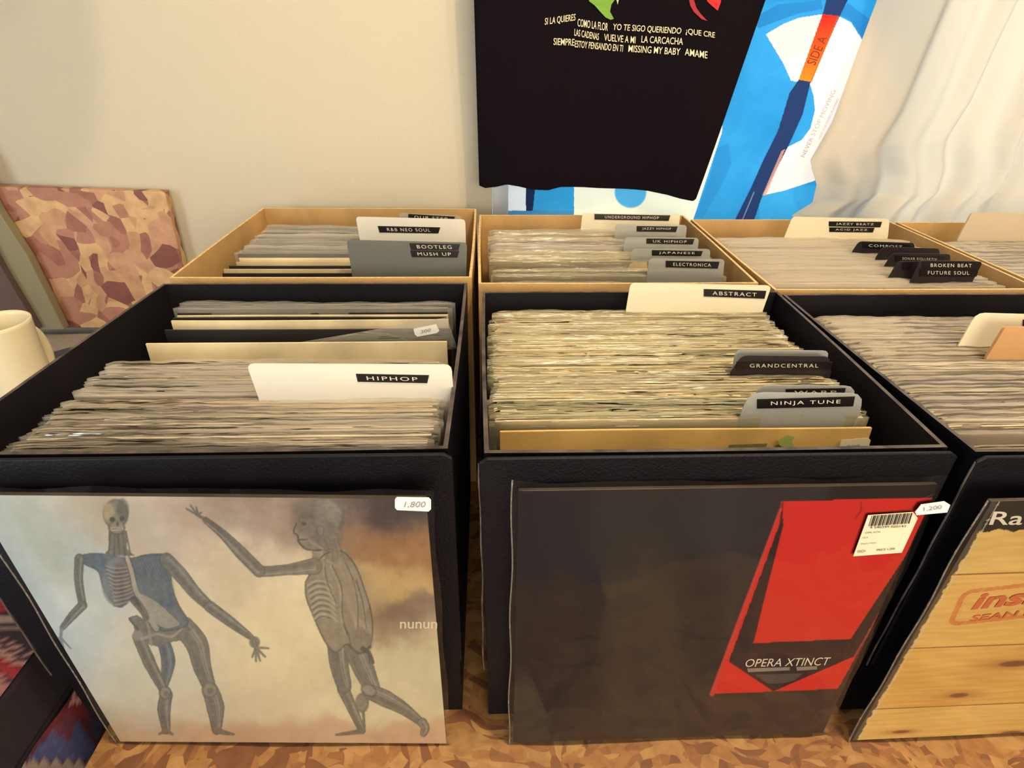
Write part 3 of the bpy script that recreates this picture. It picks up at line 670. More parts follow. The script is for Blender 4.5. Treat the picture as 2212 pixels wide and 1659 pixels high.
# ================================================================== FRONT LPs
LB, LT = TZ+.0006, TZ+.327
LPP = [-.374, .3045, 0.0, .034]                   # x of the left foot, y there, yaw slope of the current front LP
def yf(z, x=0): return LPP[1]+(x-LPP[0])*LPP[2]+(z-TZ)*LPP[3]     # leaning against the flap
def lp(label, xl, xr, paint, nu, nv, LT=LT):
    o = empty('record_album', ((xl+xr)/2, LPP[1], LB), label, 'record album', 'records displayed against the fronts of the black boxes')
    jz = LB+.002; jl, jr = xl+.005, xr-.005; ztop = jz+.315
    pts = [(jl, yf(jz, jl), jz), (jr, yf(jz, jr), jz), (jr, yf(ztop, jr), ztop), (jl, yf(ztop, jl), ztop)]
    V, F = prism(pts, (0, .0035, 0)); j = mesh('jacket', V, F, jmat((60, 52, 48)), o); bevel(j, .0006)
    printed('cover_print', nu, nv, lambda u, v: (jl+u*(jr-jl), yf(jz+v*.315, jl+u*(jr-jl))-.0003, jz+v*.315), paint, M['cover'], j)
    r = random.Random(xl); ph = [r.uniform(0, 6) for _ in range(6)]
    def sf(u, v):
        e = min(1, min(u, 1-u)*14); z = LB+v*(LT-LB)
        y = yf(z, xl+u*(xr-xl))-.0008-.0016*e*(1+.5*math.sin(u*9+ph[0]+v*4)*math.sin(v*7+ph[1])) + .0006*math.sin(u*31+ph[2]+v*9)*(.3+v)
        return (xl+u*(xr-xl)+.0008*math.sin(v*18+ph[3]), y, z+(v > .99)*.0008*math.sin(u*21+ph[4]))
    V, F = grid(60, 50, sf); mesh('plastic_sleeve', V, F, M['film_front'], o, True)
    e = []
    for k in range(40): e.append(sf(0.002, k/39))
    V, F = tube(e, .0007, 6); mesh('sleeve_seam', V, F, M['film_clear'], o, True)
    return o, j
def plp(px, py, d=.0030):                      # point of the tilted LP front under a photo position
    Nn = Vector((LPP[2], -1, LPP[3])).normalized(); return atpl(px, py, Vector((LPP[0], LPP[1]-d, TZ)), Nn)
def ptext(s, p0, p1, h, m, parent, **k):
    A, B = plp(*p0), plp(*p1); U = plp(p0[0], p0[1]-h)-A; return text_on(s, A, B, U, m, parent, **k)
def psticker(name, pts, m, parent, d=.0034, th=.0003):
    V, F = prism([plp(x, y, d) for x, y in pts], (0, th, 0)); return mesh(name, V, F, m, parent)
# --- cover 1: two anatomical figures
def paintA(px, py, V):
    n1 = nz2(px, py, .012, 1); n2 = nz2(px, py, .03, 2); x = px+n1*28; y = py+n2*22
    c = blobs(x, y, [(60, 1180, 140, 160, (170, 186, 178)), (140, 1350, 120, 160, (192, 206, 204)), (200, 1100, 120, 60, (178, 168, 146)), (330, 1150, 120, 90, (186, 170, 150)), (430, 1330, 130, 120, (214, 198, 156)),  # bluish left blobs: cool window reflection put into the print colour
        (330, 1480, 160, 90, (200, 200, 172)), (500, 1120, 110, 50, (150, 128, 108)), (520, 1250, 90, 80, (204, 186, 148)), (600, 1070, 90, 30, (120, 100, 84)), (740, 1110, 80, 50, (92, 74, 62)), (880, 1100, 110, 60, (52, 42, 40)),
        (800, 1170, 60, 40, (122, 84, 52)), (880, 1190, 80, 50, (134, 88, 46)), (860, 1250, 60, 36, (176, 142, 80)), (600, 1380, 120, 110, (226, 208, 152)), (790, 1270, 40, 40, (158, 128, 84)), (880, 1330, 80, 34, (104, 80, 58)),
        (830, 1370, 60, 30, (128, 102, 72)), (930, 1370, 60, 40, (186, 168, 120)), (850, 1450, 140, 70, (192, 178, 128)), (700, 1500, 160, 60, (214, 198, 146)), (500, 1520, 160, 40, (198, 180, 142)), (600, 1585, 500, 26, (184, 142, 100)), (220, 1560, 120, 30, (178, 160, 128))], 1.6)
    P = Paint(px, py, (0, 0, 0)); P.c = c + (n2*9+nz2(px, py, .15, 4)*4)[:, None]
    P0 = P.c.copy()
    def S8(*p): return [(a/2.518, 1000+b/2.518) for a, b in p]
    def S9(*p): return [(400+a/2.517, 1000+b/2.517) for a, b in p]
    D, Mi, L, Bl = (66, 66, 58), (112, 112, 98), (164, 160, 138), (84, 100, 112)
    O = (58, 60, 54)
    def sm(pts, k=6):                       # smooth a polyline
        out = []; n = len(pts)
        for i in range(n-1):
            p0, p1, p2, p3 = (np.array(pts[max(0, min(n-1, i+q))], float) for q in (-1, 0, 1, 2))
            for t in np.arange(k)/k: out.append(tuple(.5*((2*p1)+(-p0+p2)*t+(2*p0-5*p1+4*p2-p3)*t*t+(-p0+3*p1-3*p2+p3)*t**3)))
        return out+[tuple(map(float, pts[-1]))]
    def vline(pts, ws, col, a=1.0, g=0.0):
        m = np.zeros_like(px); n = len(pts)-1
        for i in range(n):
            w0, w1 = (np.interp(q/n, np.linspace(0, 1, len(ws)), ws)+g for q in (i, i+1)); m = np.maximum(m, seg(px, py, pts[i], pts[i+1], max(w0, .2), max(w1, .2)))
        P.over(m*a, col)
    def off(pts, d):
        out = []
        for i in range(len(pts)):
            q = np.array(pts[min(i+1, len(pts)-1)])-np.array(pts[max(i-1, 0)]); q = q/(np.hypot(*q)+1e-6); out.append((pts[i][0]-q[1]*d, pts[i][1]+q[0]*d))
        return out
    def limb(pts, ws, col=Mi, hi=L, k=3):
        c = sm(pts); w = float(np.mean(ws)); vline(c, ws, O, .95, 1.3); vline(c, ws, col, 1.0)
        vline(off(c, -w*.35), [q*.28 for q in ws], hi, .75)
        for d in np.linspace(-.75, .75, k+2)[1:-1]: vline(off(c, w*float(d)+w*.18), [.9], O, .55)
    # ---- left figure (front view, ribs and pelvis open)
    limb(S8((905, 1262), (892, 1340), (905, 1455)), (12, 13, 7)); limb(S8((1145, 1240), (1172, 1330), (1178, 1455)), (16, 18, 8), k=4)
    P.line(S8((905, 1455), (868, 1474)), (120, 104, 84), 5, 2.5); P.line(S8((905, 1455), (938, 1476)), (120, 104, 84), 5, 2.5); P.line(S8((1178, 1455), (1225, 1468), (1270, 1476)), (112, 96, 80), 7, 2.5)
    limb(S8((885, 960), (915, 1080), (890, 1215)), (12, 14, 7), Bl, (122, 138, 148)); limb(S8((755, 950), (815, 1090), (885, 1225)), (12, 12, 8))
    limb(S8((1000, 895), (1070, 985), (1100, 1110), (1140, 1220)), (22, 23, 18, 12), k=5)
    for q, rr in ((S8((898, 1250))[0], 12), (S8((1140, 1235))[0], 15)): P.ell(*q, rr+1, rr+2, O, .9, .3); P.ell(*q, rr-1, rr, (150, 144, 122), .95, .4); P.ell(q[0]+2, q[1]+2, rr*.5, rr*.45, D, .5, .6)
    P.poly(S8((700, 840), (745, 826), (800, 860), (900, 900), (1000, 868), (1040, 905), (985, 965), (930, 975), (860, 1000), (800, 985), (735, 935), (725, 880)), Mi); P.line(S8((705, 850), (750, 905), (760, 960)), O, 2.2, 2, .8); P.ell(*S8((748, 940))[0], 11, 11, (158, 152, 130), .9, .4)
    P.line(sm(S8((770, 960), (850, 930), (935, 945), (1000, 885))), (176, 168, 144), 3.4, 2.6, .85); P.line(sm(S8((800, 870), (815, 930), (822, 990))), L, 3, 2, .8)
    body = sm(S8((420, 508), (500, 494), (590, 500), (700, 520), (800, 500), (895, 500), (945, 545), (930, 620), (940, 690), (975, 780), (1025, 870), (960, 905), (860, 905), (800, 830), (742, 760), (722, 735), (690, 760), (655, 784), (612, 758), (560, 670), (535, 590), (470, 556)), 5)
    P.poly(body, Bl); P.line(body+body[:1], O, 1.4, 1.4, .7)
    P.ell(*S8((640, 640))[0], 33, 52, (124, 132, 134), .95, .25); P.ell(*S8((668, 650))[0], 21, 44, (98, 80, 70), .9, .4)
    for k in range(10):
        y0 = 548+k*21; P.line(sm(S8((575+k*5, y0+12), (625, y0+26+k), (690, y0+20), (716+k*1.5, y0+2))), (182, 176, 154), 1.7, 1.3, .75); P.line(sm(S8((575+k*5, y0+20), (625, y0+34+k), (690, y0+28))), O, 1.0, .8, .6)
    P.line(sm(S8((690, 512), (718, 600), (738, 690), (790, 800), (850, 900))), O, 6.5, 8, .6); P.line(sm(S8((690, 512), (718, 600), (738, 690), (790, 800), (850, 900))), (190, 178, 150), 4.2, 6, .95)
    P.poly(sm(S8((755, 705), (850, 755), (945, 840), (975, 880), (900, 898), (830, 862)), 4), (172, 164, 142), .95)
    for k in range(9): P.line(sm(S8((760+k*17, 530), (800+k*15, 600), (845+k*12, 690), (880+k*10, 780))), (58, 76, 92), 1.3, 1.0, .5); P.line(sm(S8((770+k*17, 530), (810+k*15, 600), (852+k*12, 690))), (134, 150, 160), .9, .7, .4)
    P.line(sm(S8((730, 745), (775, 800), (795, 840))), D, 9, 7, .75)
    limb(S8((432, 520), (428, 640), (448, 765)), (9, 8, 7), k=2); limb(S8((448, 775), (395, 830), (340, 895)), (9, 8, 4.5), k=2)
    for e in ((300, 960), (325, 1010), (352, 1030), (385, 1010)): P.line(S8((335, 905), (330, 950), e), (136, 148, 152), 3.2, 1.4, .85)
    limb(S8((905, 528), (985, 612), (1060, 705), (1142, 782)), (14, 14, 12, 9), k=4); limb(S8((1142, 782), (1250, 862), (1365, 948)), (11, 10, 5))
    P.ell(*S8((1385, 975))[0], 11, 12, Mi, 1, .3)
    for e in ((1372, 1055), (1392, 1078), (1415, 1076), (1442, 1054), (1460, 1008)): P.line(S8((1380, 968), (1392, 1005), e), O, 3.4, 1.9, .7); P.line(S8((1380, 968), (1392, 1005), e), (140, 134, 114), 2.6, 1.2)
    P.poly(S8((590, 372), (690, 368), (690, 470), (735, 505), (560, 505), (590, 470)), Mi, .95)
    for k in range(5): P.line(S8((600+k*22, 385), (590+k*30, 500)), O, 1.3, 1.3, .6)
    P.ell(250, 1110, 27, 31, O, .9, .15); P.ell(249, 1110, 25, 29, (138, 134, 112), 1, .2); P.ell(234, 1106, 13, 22, (184, 164, 118), .9, .5); P.ell(264, 1100, 13, 20, (88, 88, 80), .7, .5)
    P.ell(252, 1140, 18, 15, O, .8, .2); P.ell(252, 1139, 16, 13, (156, 146, 118), 1, .3)
    P.ell(243, 1122, 6.5, 5.5, O, .95, .4); P.ell(264, 1121, 5.5, 5.5, O, .95, .4); P.ell(254, 1132, 3, 4.5, O, .85, .5); P.line([(241, 1143), (263, 1142)], (206, 198, 172), 2.6, 2.6); P.line([(241, 1143), (263, 1142)], O, .8, .8, .9)
    # ---- right figure (side view, walking)
    P.poly(sm(S9((690, 470), (850, 460), (905, 520), (800, 560), (690, 540)), 4), (150, 130, 100))
    limb(S9((860, 1230), (915, 1350), (962, 1455)), (12, 9, 6), (120, 110, 90)); P.line(S9((965, 1458), (900, 1468), (822, 1478)), (112, 96, 76), 6, 2.5)
    limb(S9((830, 985), (838, 1100), (865, 1215)), (22, 19, 14), (112, 106, 90), k=5)
    P.ell(*S9((962, 1305))[0], 14, 20, O, .8, .3); P.ell(*S9((960, 1302))[0], 12, 18, (140, 128, 102), .95, .4); P.line(S9((968, 1350), (975, 1450)), (110, 100, 84), 3, 2.4)
    limb(S9((925, 1015), (975, 1130), (1020, 1232)), (23, 21, 15), (122, 112, 90), k=5)
    limb(S9((1005, 1245), (1090, 1282), (1190, 1338), (1285, 1412)), (15, 17, 12, 6), (118, 108, 88), k=4); limb(S9((1290, 1412), (1305, 1440), (1296, 1470)), (9, 8, 6), (132, 116, 92), k=1)
    P.ell(*S9((1000, 1238))[0], 18, 13, O, .8, .3, .5); P.ell(*S9((998, 1236))[0], 15, 10, (158, 146, 118), .95, .4, .5)
    tor = sm(S9((690, 585), (755, 500), (850, 480), (925, 560), (975, 690), (1012, 820), (1016, 950), (985, 1025), (925, 1030), (880, 985), (820, 1030), (770, 985), (728, 905), (688, 810), (658, 730), (654, 650)), 5)
    P.poly(tor, (148, 132, 103)); P.line(tor+tor[:1], O, 1.5, 1.5, .75)
    for k in range(7): y0 = 640+k*30; P.line(sm(S9((668+k*6, y0+26), (715+k*4, y0+2), (770+k*3, y0+10), (800+k*4, y0+40))), (196, 182, 148), 2.6, 1.6, .8); P.line(sm(S9((672+k*6, y0+38), (718+k*4, y0+15), (775+k*3, y0+24))), O, 1.3, .9, .7)
    for pts in (((800, 560), (850, 680), (855, 820), (880, 930)), ((870, 540), (920, 660), (940, 800), (935, 930)), ((760, 560), (770, 640), (820, 760)), ((930, 640), (965, 760), (985, 900))): P.line(sm(S9(*pts)), O, 1.6, 1.2, .6); P.line(off(sm(S9(*pts)), 4), (186, 170, 134), 3, 2, .5)
    P.ell(*S9((955, 965))[0], 24, 30, (136, 120, 94), .9, .5); P.line(sm(S9((890, 990), (945, 1035), (1005, 1000))), O, 3, 3, .7); P.line(sm(S9((860, 880), (890, 940), (900, 1000))), O, 2, 2, .6)
    P.line(sm(S9((965, 1010), (1000, 1035), (1022, 1085))), O, 5.5, 3, .9); P.line(S9((1000, 1035), (1003, 1088)), O, 2.6, 1.6, .9)
    limb(S9((700, 562), (560, 580), (440, 590), (402, 585)), (17, 10, 10, 10), (124, 114, 94), k=4); limb(S9((402, 588), (300, 485), (205, 388), (110, 310)), (12, 12, 8, 5), (112, 106, 90), k=3)
    for e in ((5, 248), (30, 232), (60, 240), (88, 268)): P.line(S9((115, 312), (70, 285), e), (100, 94, 82), 3.4, 1.4, .95)
    P.ell(693, 1118, 50, 43, O, .75, .12); P.ell(692, 1118, 48, 41, (134, 122, 100), 1, .15); P.ell(672, 1100, 36, 22, (98, 86, 72), .65, .6); P.ell(712, 1104, 30, 26, (160, 148, 122), .6, .7)
    P.poly(sm(S9((605, 330), (590, 375), (612, 395), (618, 430), (660, 470), (740, 475), (840, 480), (845, 380), (780, 320), (680, 300)), 4), (134, 120, 96)); P.line(sm(S9((605, 330), (590, 375), (612, 395), (618, 430), (660, 470), (740, 475))), O, 1.6, 1.6, .8)
    P.ell(*S9((645, 330))[0], 6, 4, O, .9, .5); P.ell(*S9((735, 370))[0], 8, 12, O, .5, .5); P.ell(*S9((735, 370))[0], 6, 10, (166, 150, 120), .8, .5); P.line(S9((618, 418), (665, 415)), O, 1.4, 1.2, .8); P.line(sm(S9((700, 400), (740, 450), (800, 470))), O, 1.6, 1.4, .5)
    for k in range(4): P.line(sm(S9((760+k*24, 420), (780+k*22, 470), (760+k*36, 530))), O, 1.3, 1.1, .5)
    fig = np.clip(np.abs(P.c-P0).sum(1)/60, 0, 1)[:, None]             # engraved texture inside the figures
    st = nz2(px*1.0, py*.45, .22, 41)+.7*nz2(px*.5, py*1.0, .5, 42)
    P.c = P.c*(1-fig)+fig*(P.c*.66+P0*.10+(st*9+2)[:, None])
    return 255*(np.clip(P.c, 0, 255)/255)**np.array((.72, .70, .66))*np.array((1.0, 1.0, 1.03))
LPP[:] = (-.374, .3175, -.036, .010)
xlA, xrA = plp(245, 1600).x-.002, plp(968, 1607).x+.003
oA, jA = lp('record showing two standing anatomical figures, leaning against the left black box', xlA, xrA, paintA, 460, 330)
st = psticker('price_sticker', [(857, 1074), (926, 1075), (931, 1080), (931, 1100), (926, 1105), (858, 1102), (853, 1097), (853, 1079)], M['sticker'], oA)
A_ = plp(872, 1098, .0040); text_on('1,800', A_, plp(917, 1098, .0040), plp(872, 1084, .0040)-A_, M['ink'], st, shear=.08)
A_ = plp(864, 1358, .0006); text_on('nunun', A_, plp(944, 1358, .0006), plp(864, 1343, .0006)-A_, M['white_ink'], jA, bold=.01)
# --- cover 2: black sheet with a red panel
def S10(*p): return [(1500+a/2.517, 1000+b/2.517) for a, b in p]
def paintB(px, py, V):
    n1 = nz2(px, py, .02, 11); n2 = nz2(px, py, .045, 12); P = Paint(px, py, (22, 18, 24)); x = px+n1*14; y = py+n2*12
    P.c = blobs(x, y, [(1180, 1200, 80, 160, (16, 12, 26)), (1240, 1400, 60, 140, (14, 10, 24)), (1130, 1560, 50, 60, (58, 52, 46)), (1400, 1150, 120, 80, (36, 32, 32)), (1400, 1400, 90, 190, (58, 46, 38)), (1330, 1560, 120, 50, (58, 42, 34)), (1500, 1300, 40, 130, (24, 18, 28)), (1560, 1150, 80, 90, (46, 42, 46)), (1650, 1560, 200, 50, (62, 44, 36)), (1950, 1150, 60, 60, (26, 20, 24))], 1.5)
    P.poly([(1150, 1200), (1290, 1230), (1310, 1300), (1285, 1420), (1250, 1520), (1180, 1540), (1140, 1440), (1130, 1300)], (14, 10, 26), .95)
    P.c = P.c*.80 + n2[:, None]*2; R = (200, 36, 26); K = (34, 18, 24)
    P.poly(S10((480, 208), (1362, 188), (780, 1228), (98, 1256)), R)
    P.poly(S10((478, 290), (1318, 262), (868, 1052), (430, 1242), (186, 1080)), K)
    P.poly(S10((486, 300), (462, 420), (470, 208), (1345, 190), (1300, 275), (850, 957), (314, 980), (470, 320)), R)
    P.line(S10((480, 215), (470, 330), (316, 960)), K, 1.2, 4.0, 1); P.line(S10((480, 330), (300, 1000)), K, 2, 5, 1)
    P.line(S10((470, 250), (96, 1256)), (186, 52, 48), 3.2, 5); P.line(S10((1352, 210), (1000, 840), (868, 1052)), (132, 40, 56), 2, 2, .8)
    P.line(S10((905, 215), (908, 255), (885, 290), (878, 300)), (120, 20, 20), 1.4, 1.4, .8)
    P.poly(S10((325, 1150), (590, 1145), (540, 1185), (470, 1200), (395, 1198)), (74, 70, 68), .9)
    P.over(((np.abs(py-1424) < 13) & inpoly(px, py, S10((186, 1080), (314, 985), (860, 960), (868, 1052))) & (np.sin(py*1.3) > 0))*.5, (72, 26, 30))
    return P.c
LPP[:] = (.012, .3045, 0.0, .034)
xlB, xrB = plp(1098, 1607).x, plp(1790, 1582).x+.002
oB, jB = lp('black record with a slanting red OPERA XTINCT sheet, leaning against the middle black box', xlB, xrB, paintB, 430, 320)
A_ = plp(1608, 1441, .0006); text_on('OPERA XTINCT', A_, plp(1788, 1437, .0006), plp(1610, 1424, .0006)-A_, M['white_ink'], jB, shear=.02, bold=-.004)
for (x0, y0, x1, y1) in ((1614, 1444, 1706, 1441), (1720, 1441, 1765, 1439)):
    q = psticker('printed_line', [(x0, y0), (x1, y1), (x1, y1+7), (x0+2, y0+8)], mat('grey_print_ink', (130, 120, 112), .6), jB, .0005, .0001)
st = psticker('barcode_sticker', S10((945, 285), (1190, 268), (1215, 300), (1128, 488), (864, 508)), M['cream_card'], oB, .0034)
for i in range(22):
    x = 962+i*10.2; wv = (2.2, 5.0, 3.2, 6.4)[i*7 % 4]
    psticker('barcode_bar', S10((x+4, 288-i*.7), (x+4+wv, 288-i*.7), (x-14+wv, 345-i*.7), (x-14, 345-i*.7)), M['dark_ink'], st, .0040, .0002)
for s, p0, p1, h in (('4 540399 020143', (955, 358), (1150, 350), 12), ('OPR-XTN', (930, 385), (1010, 380), 8), ('CD-R', (915, 412), (945, 410), 8), ('Opera Xtinct', (905, 447), (990, 440), 10), ('12INCH', (885, 490), (930, 486), 14), ('PRICE 1,200', (992, 482), (1090, 474), 13)):
    (a0, a1) = S10(p0, p1); A_ = plp(*a0, .0040); text_on(s, A_, plp(*a1, .0040), plp(a0[0], a0[1]-h/2.517, .0040)-A_, M['dark_ink'], st)
st = psticker('price_sticker', [(1990, 1090), (2040, 1083), (2053, 1091), (2046, 1107), (1980, 1113), (1977, 1106)], M['sticker'], oB, .0044)
A_ = plp(1995, 1106, .0050); text_on('1,200', A_, plp(2034, 1101, .0050), plp(1996, 1096, .0050)-A_, M['ink'], st)
# --- cover 3: wooden planks with a red stamp
def paintC(px, py, V):
    x, z = V[:, 0], V[:, 2]; P = Paint(px, py, (206, 162, 84)); n1 = nz2(x*60, z*700, 1.0, 21); n2 = nz2(x*40, z*60, 1.0, 22)
    seams = [plp(2140, 1245).z, plp(2100, 1402).z, plp(2060, 1531).z]
    idx = sum((z < s)*1 for s in seams); tint = np.array([(206, 168, 92), (212, 166, 88), (208, 158, 80), (214, 170, 92)])[idx]
    P.c = tint + (n1*9+n2*10)[:, None]
    for kx, ky, rx, rz in ((2196, 1440, .016, .005), (2076, 1508, .010, .004), (1950, 1587, .010, .003), (2190, 1588, .012, .003)):
        k = plp(kx, ky); d = np.hypot((x-k.x)/rx/2, (z-k.z)/rz/1.6); P.over(np.exp(-d*d*1.2)*.8, (150, 96, 48)); d = np.hypot((x-k.x)/rx, (z-k.z)/rz); P.over(np.clip((1-d)*4, 0, 1)*.85, (104, 62, 40))
    for s in seams: P.over(np.clip(1-np.abs(z-s)/.0011, 0, 1), (84, 54, 26))
    zt = plp(2160, 1152).z+nz2(x*300, x*0, 1, 6)*.002
    P.over((z > zt)*1.0, (34, 26, 22)); P.over((z > plp(2160, 1088).z)*1.0, (196, 180, 140))
    xe = x.min(); P.over(((x-xe) < .004+.002*nz2(z*300, z*0, 1, 8))*.9, (60, 56, 50)); P.over((np.abs(x-xe-.006) < .0015*np.abs(nz2(z*900, z*0, 1, 9)))*.8, (190, 186, 170))
    # stamp
    P0 = plp(2140, 1310); cx = P0.x+.050; cz = P0.z+.004; an = .12; X = (x-cx)*math.cos(an)+(z-cz)*math.sin(an); Z = -(x-cx)*math.sin(an)+(z-cz)*math.cos(an)
    d = np.maximum(np.abs(X)-.072, np.abs(Z)-.0175); hx = np.maximum(np.abs(X)-.067, 0); hz = np.maximum(np.abs(Z)-.0125, 0); d = np.hypot(hx, hz)
    worn = .75+.25*nz2(x*500, z*500, 1, 14)
    P.over(((d < .0105) & (d > .0055))*worn*.8, (190, 92, 48)); P.over(((d < .0045) & (d > .003))*worn*.3, (206, 120, 66))
    return 255*(np.clip(P.c, 0, 255)/255)**.92
LPP[:] = (.355, .2965, .012, .0)
xlC = plp(1835, 1604).x; xrC = xlC+.325
oC, jC = lp('record with a yellow wooden plank cover and red stamp, leaning against the right black box', xlC, xrC, paintC, 420, 400, TZ+.319)
RI = mat('red_stamp_ink', (200, 98, 56), 0.6)
A_ = plp(2096, 1318, .0006); B_ = A_+Vector((.085, 0, .010)); text_on('inside', A_, B_, Vector((0, 0, .021)), RI, jC, bold=.03, shear=.02)
A_ = plp(2094, 1343, .0006); B_ = A_+Vector((.088, 0, .0105)); text_on('SEAN BAND', A_, B_, Vector((0, 0, .008)), RI, jC, bold=.02)
A_ = plp(2136, 1134, .0006); text_on('Raw', A_, plp(2260, 1134, .0006), plp(2142, 1105, .0006)-A_, M['white_ink'], jC, bold=.01, shear=.04)

# ================================================================== T-SHIRT
SY = 1.045
hem = [(1035, 403), (1048, 408), (1070, 404), (1095, 397), (1120, 400), (1150, 407), (1185, 410), (1210, 404), (1260, 404), (1330, 408), (1400, 412), (1440, 418), (1470, 426), (1500, 433), (1506, 428)]
hp = [aty(x, y, SY) for x, y in hem]; hx0, hx1 = hp[0].x, hp[-1].x
TLs, TRs = aty(1024, 0, SY), aty(1655, 0, SY)
ztopS = TLs.z+.34
def hemz(u):
    x = hx0+(hx1-hx0)*u
    for a1, b1 in zip(hp[:-1], hp[1:]):
        if a1.x <= x <= b1.x+1e-6: return a1.z+(b1.z-a1.z)*(x-a1.x)/(b1.x-a1.x+1e-9)
    return hp[-1].z
def fold(x, z): return .006*math.sin(x*21+z*3+.6)+.004*math.sin(x*47-z*5)+.003*math.sin(z*9+x*6)
def shirt(u, v, side):
    z0 = hemz(u)+(0.004 if side else 0); z = z0+v*(ztopS-z0); k = (z-hp[0].z)/(TLs.z-hp[0].z)
    xl = hx0+(TLs.x-hx0)*k; xr = hx1+(TRs.x-hx1)*k
    if k > 1.25: q = (k-1.25); xl += q*q*.5; xr -= q*q*.5
    x = xl+(xr-xl)*u; e = min(1, min(u, 1-u)*12)
    return Vector((x, SY+fold(x, z)*(.6+.4*(1-v))*(1 if not side else .8)+(side*2-1)*.004*e, z))
tsh = empty('t_shirt', (.22, SY, hp[0].z), 'black t-shirt with white song titles hanging in front of the window', 't-shirt')
V, F = grid(110, 60, lambda u, v: shirt(u, v, 0)); V2, F2 = grid(110, 60, lambda u, v: shirt(u, v, 1)); n = len(V)
F += [tuple(i+n for i in f[::-1]) for f in F2]; V += V2
for j in range(59):
    for i in (0, 109): a1, b1 = j*110+i, (j+1)*110+i; F.append((a1, a1+n, b1+n, b1) if i else (a1, b1, b1+n, a1+n))
mesh('shirt_body', V, F, M['shirt'], tsh, True)
WC = mat('white_shirt_print', (226, 212, 176), 0.8)
def on_shirt(q, d=.0012):
    z = q.z; return Vector((q.x, SY+fold(q.x, z)*(.6+.4*(1-(z-hp[0].z)/(ztopS-hp[0].z)))-.004-d, z))
def stext(s, p0, p1, h, **k):
    A, B = aty(*p0, SY), aty(*p1, SY); U = aty(p0[0], p0[1]-h, SY)-A; text_on(s, A, B, U, WC, tsh, 'printed_lettering', fn=on_shirt, shear=.012, bold=.004, **k)
stext('SI LA QUIERES', (1175, 57), (1242, 47), 17); stext('COMO LA FLOR', (1247, 57), (1312, 67), 17); stext('YO TE SIGO QUERIENDO', (1322, 67), (1467, 76), 16); stext('\u00bfQUE CRE', (1477, 76), (1537, 85), 15)
stext('LAS CADENAS', (1240, 77), (1293, 87), 15); stext('VUELVE A MI', (1304, 88), (1370, 94), 15); stext('LA CARCACHA', (1383, 92), (1471, 97), 15)
stext('SIEMPRE', (1194, 97), (1240, 99), 15); stext('ESTOY PENSANDO EN TI', (1241, 102), (1343, 112), 15); stext('MISSING MY BABY', (1355, 112), (1465, 119), 15); stext('AMAME', (1475, 119), (1521, 126), 15)
def spoly(name, pts, c, d=.0014):
    n0 = len(pts); P = [aty(x, y, SY) for x, y in pts]; cen = sum(P, Vector())/n0; V = [on_shirt(p, d) for p in P]+[on_shirt(cen, d)]
    mesh(name, V, [(i, (i+1) % n0, n0) for i in range(n0)], mat('shirt_print_ink', c, .8), tsh)
spoly('printed_leaf', [(1262, -30), (1325, -30), (1327, 0), (1320, 10), (1317, 25), (1325, 41), (1318, 43), (1308, 38), (1296, 25), (1285, 12), (1273, 3)], (108, 152, 52))
spoly('printed_petal', [(1520, -25), (1552, -30), (1551, 5), (1544, 24), (1530, 12), (1522, 4)], (206, 28, 34))
spoly('printed_petal', [(1484, -5), (1494, -2), (1500, 18), (1512, 36), (1522, 46), (1510, 42), (1494, 26), (1487, 12)], (150, 30, 40))
spoly('printed_thorn', [(1330, -3), (1336, -3), (1333, 11)], (190, 196, 150))

# ================================================================== SHADOW CASTER (unseen shape added above the view to shade the upper-left wall)
ln = empty('wall_shadow_caster', (-.30, .70, 1.43), 'tall grey paper lantern hanging from the ceiling by a cord', 'lantern')
V = []; F = []; nr, ns_ = 20, 24
for i in range(nr+1):
    t = math.pi*i/nr; rr = .075*math.sin(t)**.7+.004+.002*(i % 2)
    for k in range(ns_): q = k*math.tau/ns_; V.append((-.30+rr*math.cos(q), .70+rr*math.sin(q), 1.43+.26-.26*math.cos(t)))
for i in range(nr):
    for k in range(ns_): F.append((i*ns_+k, i*ns_+(k+1) % ns_, (i+1)*ns_+(k+1) % ns_, (i+1)*ns_+k))
mesh('caster_body', V, F, mat('grey_caster', (120, 118, 110), .8), ln, True)
V, F = tube([(-.30, .70, 1.94), (-.30, .70, 2.2), (-.30, .70, ZC-.001)], .003, 6); mesh('cord', V, F, M['tape'], ln)

